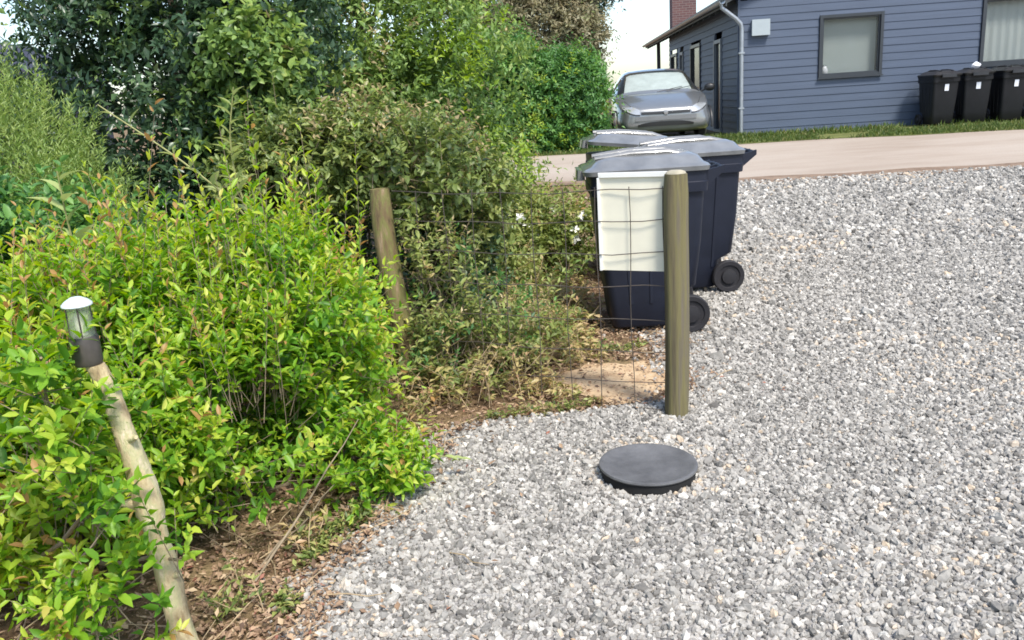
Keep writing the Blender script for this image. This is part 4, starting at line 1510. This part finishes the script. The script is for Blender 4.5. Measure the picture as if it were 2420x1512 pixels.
# climbing shoots over the dark tree: large leaves one by one
LEAF = []
for k in range(2):
    mb = MB()
    n = 6
    for side in (-1, 1):
        pts = []
        for i in range(n + 1):
            t = i / n
            wv = math.sin(math.pi * t ** .8) * (.26 if k == 0 else .2)
            pts.append(((0, t, .05 * math.sin(t * 3) - .15 * t * t), (side * wv, t, .05 * math.sin(t * 3) - .15 * t * t + wv * .35)))
        for i in range(n):
            mb.add([pts[i][0], pts[i][1], pts[i + 1][1], pts[i + 1][0]], [(0, 1, 2, 3) if side > 0 else (3, 2, 1, 0)])
    me = mb.mesh('leaf', M['vine'], 60)
    at = me.attributes.new('rnd', 'FLOAT', 'FACE')
    at.data.foreach_set('value', [random.uniform(.2, .9) for _ in me.polygons] if k else [.55] * len(me.polygons))
    LEAF.append(me)


def shoot(label, base, pts, nleaf, ll, r=.005):
    root = plant('vine_shoot', label, 'vine', base, 'climbing shoots over the hedge')
    z0 = tz(*base)
    P = cr(np.array([(0, 0, 0)] + [(p[0] - base[0], p[1] - base[1], p[2] - z0) for p in pts]), 6)
    MB().tube([Vector(p) for p in P], [r * (1 - .7 * i / len(P)) for i in range(len(P))], 5, True).build('stem', M['vine_stem'], root, 60)
    for k in range(nleaf):
        t = .45 + .55 * (k + .5) / nleaf
        i = min(int(t * (len(P) - 1)), len(P) - 2)
        d = Vector(P[i + 1] - P[i]).normalized()
        o = link('leaf', LEAF[k % 2], root)
        o.location = P[i]
        s = ll * random.uniform(.7, 1.2) * (1.15 - .5 * (k / nleaf))
        sd = 1 if k % 2 else -1
        dirv = (d * .4 + Vector((sd * .8, random.uniform(-.5, .1), random.uniform(.0, .7)))).normalized()
        o.rotation_euler = dirv.to_track_quat('Y', 'Z').to_euler()
        o.scale = (s, s, s)


M['vine_stem'] = plain('vine_stem', (.30, .30, .12), .6, .2, 20)
shoot('pale vine shoot arching to the left across the dark tree', (-1.35, 4.6), [(-1.25, 4.5, .6), (-1.33, 4.3, 1.05), (-1.55, 4.2, 1.35), (-1.95, 4.2, 1.68)], 13, .12, .009)
shoot('upright pale vine shoot in front of the dark tree with crowded leaves', (-1.2, 4.5), [(-1.2, 4.4, .7), (-1.34, 4.3, 1.15), (-1.35, 4.25, 1.45), (-1.28, 4.2, 1.72)], 18, .11, .009)
shoot('broad leaved pale shoot standing above the bright shrub at left', (-1.95, 3.9), [(-1.95, 3.8, .6), (-1.97, 3.75, 1.1), (-1.96, 3.72, 1.40)], 10, .18, .008)
shoot('thin bare shoot leaning out above the lantern', (-1.75, 3.3), [(-1.8, 3.2, .7), (-1.95, 3.1, 1.15), (-2.2, 3.1, 1.42)], 8, .08, .007)
shoot('low leafy shoot reaching over the gravel from the bright shrub', (-.75, 3.20), [(-.6, 3.20, .12), (-.42, 3.24, .15), (-.24, 3.30, .08)], 16, .075, .004)
shoot('short yellow green shoot at the gravel edge under the bright shrub', (-.62, 3.30), [(-.55, 3.32, .10), (-.46, 3.40, .17), (-.38, 3.48, .18)], 12, .07, .004)
# dead sticks poking out of the shrubs
for i, (p0, p1, wh) in enumerate((((-.95, 2.55, .02), (-.62, 3.0, .42), 'under the bright shrub'), ((-.98, 2.62, .0), (-.72, 2.9, .20), 'lying below the bright shrub near the gravel'),
                                  ((-1.42, 2.2, .22), (-1.20, 2.3, .52), 'left of the pale post'), ((-1.55, 2.0, .0), (-1.40, 2.05, .30), 'in the bottom left corner'))):
    o = MB().tube(bent(p0, p1, 6, .015), [.0045, .0042, .004, .0036, .003, .0024, .0015], 6).build('dead_stick', M['twig'], None, 60)
    tag(o, 'thin dry stick ' + wh, 'stick', 'dry sticks')

# leaf litter and fallen twigs under the hedge
g = np.random.default_rng(77)
n = 46000
y = 1.4 + 7.1 * g.random(n) ** 1.4
left = np.array([gravel_left(v) for v in np.arange(0, 14, .02)])
lx = np.interp(y, np.arange(0, 14, .02), left)
x = lx + .12 - g.exponential(.75, n)
stray = g.random(n) < .05
x = np.where(stray, lx + g.exponential(.22, n), x)
keep = (x > -3) & ~((((x - .60) / .36) ** 2 + ((y - 4.42) / .34) ** 2 < 1) & (g.random(n) < .72))
keep &= ((x - .53) ** 2 + (y - 3.2) ** 2) > .22 ** 2
x, y = x[keep], y[keep]
n = len(x)
P = np.stack([x, y, tz_np(x, y) + .008 + g.exponential(.010, n)], 1)
D = np.stack([g.normal(size=n), g.normal(size=n), g.normal(size=n) * .3], 1)
U = np.stack([g.normal(size=n) * .5, g.normal(size=n) * .5, np.ones(n)], 1)
L = .008 + .034 * g.random(n) ** 2.2
me = leaves_mesh('leaf_litter', P, D, U, L, L * g.uniform(.3, .6, n), np.clip(g.normal(.5, .25, n), 0, 1), M['litter'], fold=.3, droop=-.15)
o = link('leaf_litter', me)
tag(o, 'dry brown leaf litter under the hedge and along the gravel edge', 'leaf litter', kind='stuff')
# low green seedlings creeping along the gravel edge
gs = np.random.default_rng(88)
m_ = 2600
sy = gs.uniform(1.6, 5.0, m_)
cl = sines(np.stack([sy, sy * 0, sy * 0], 1), 17, 4.0)
sx_ = np.interp(sy, np.arange(0, 14, .02), left) - .02 - np.abs(gs.normal(size=m_)) * .16
kp = sines(np.stack([sx_, sy, sy * 0], 1), 19, 6.0) > .25
sx_, sy = sx_[kp], sy[kp]
PP = np.repeat(np.stack([sx_, sy, .012 + gs.random(len(sy)) * .03], 1), 5, 0)
DD = gs.normal(size=PP.shape) * [1, 1, .35] + [0, 0, .45]
LL = gs.uniform(.014, .038, len(PP))
sm = leaves_mesh('seedlings', PP + gs.normal(size=PP.shape) * .008, DD, gs.normal(size=PP.shape) * .4 + [0, 0, 1], LL, LL * .45, np.clip(gs.random(len(PP)) * 1.0, 0, 1), M['olive'])
so = link('seedlings', sm)
tag(so, 'low green seedlings creeping along the gravel edge', 'seedlings', kind='stuff')
mb = MB()
for k in range(320):
    i = random.randrange(n)
    a = random.uniform(0, 6.28)
    ln = random.uniform(.08, .28)
    p = Vector(P[i]) + Vector((0, 0, .004))
    q = p + Vector((math.cos(a) * ln, math.sin(a) * ln, random.uniform(0, .05)))
    mb.tube(bent(p, q, 3, .012), [.003, .0026, .002, .0014], 4, False)
o = mb.build('fallen_twigs', M['dry_stem'], None, 0)
tag(o, 'thin dry twigs lying in the leaf litter', 'twigs', kind='stuff')

# grass on the verge in front of the house
g = np.random.default_rng(55)
n = 26000
x = g.uniform(-1, 13, n)
rf = np.array([road_far(v) for v in np.arange(-2, 14, .1)])
y = np.interp(x, np.arange(-2, 14, .1), rf) + np.abs(g.normal(size=n)) * .85 - .1
keep = (y < 17.8 - .07 * (x - 5.05) - .02) & (sines(np.stack([x, y, y * 0], 1), 5, 2.5) > -.9)
x, y = x[keep], y[keep]
n = len(x)
P = np.stack([x, y, tz_np(x, y)], 1)
D = np.stack([g.normal(size=n) * .35, g.normal(size=n) * .35, np.ones(n)], 1)
U = np.stack([g.normal(size=n), g.normal(size=n), g.normal(size=n) * .1], 1)
L = g.uniform(.03, .10, n) * (1 + .6 * (y > 16.6))
me = leaves_mesh('verge_grass', P, D, U, L, L * .14 + .004, np.clip(g.normal(.45, .25, n), 0, 1), M['grass'], fold=.1, droop=.25, quad=True)
o = link('verge_grass', me)
tag(o, 'short patchy grass on the verge in front of the house', 'grass', kind='stuff')
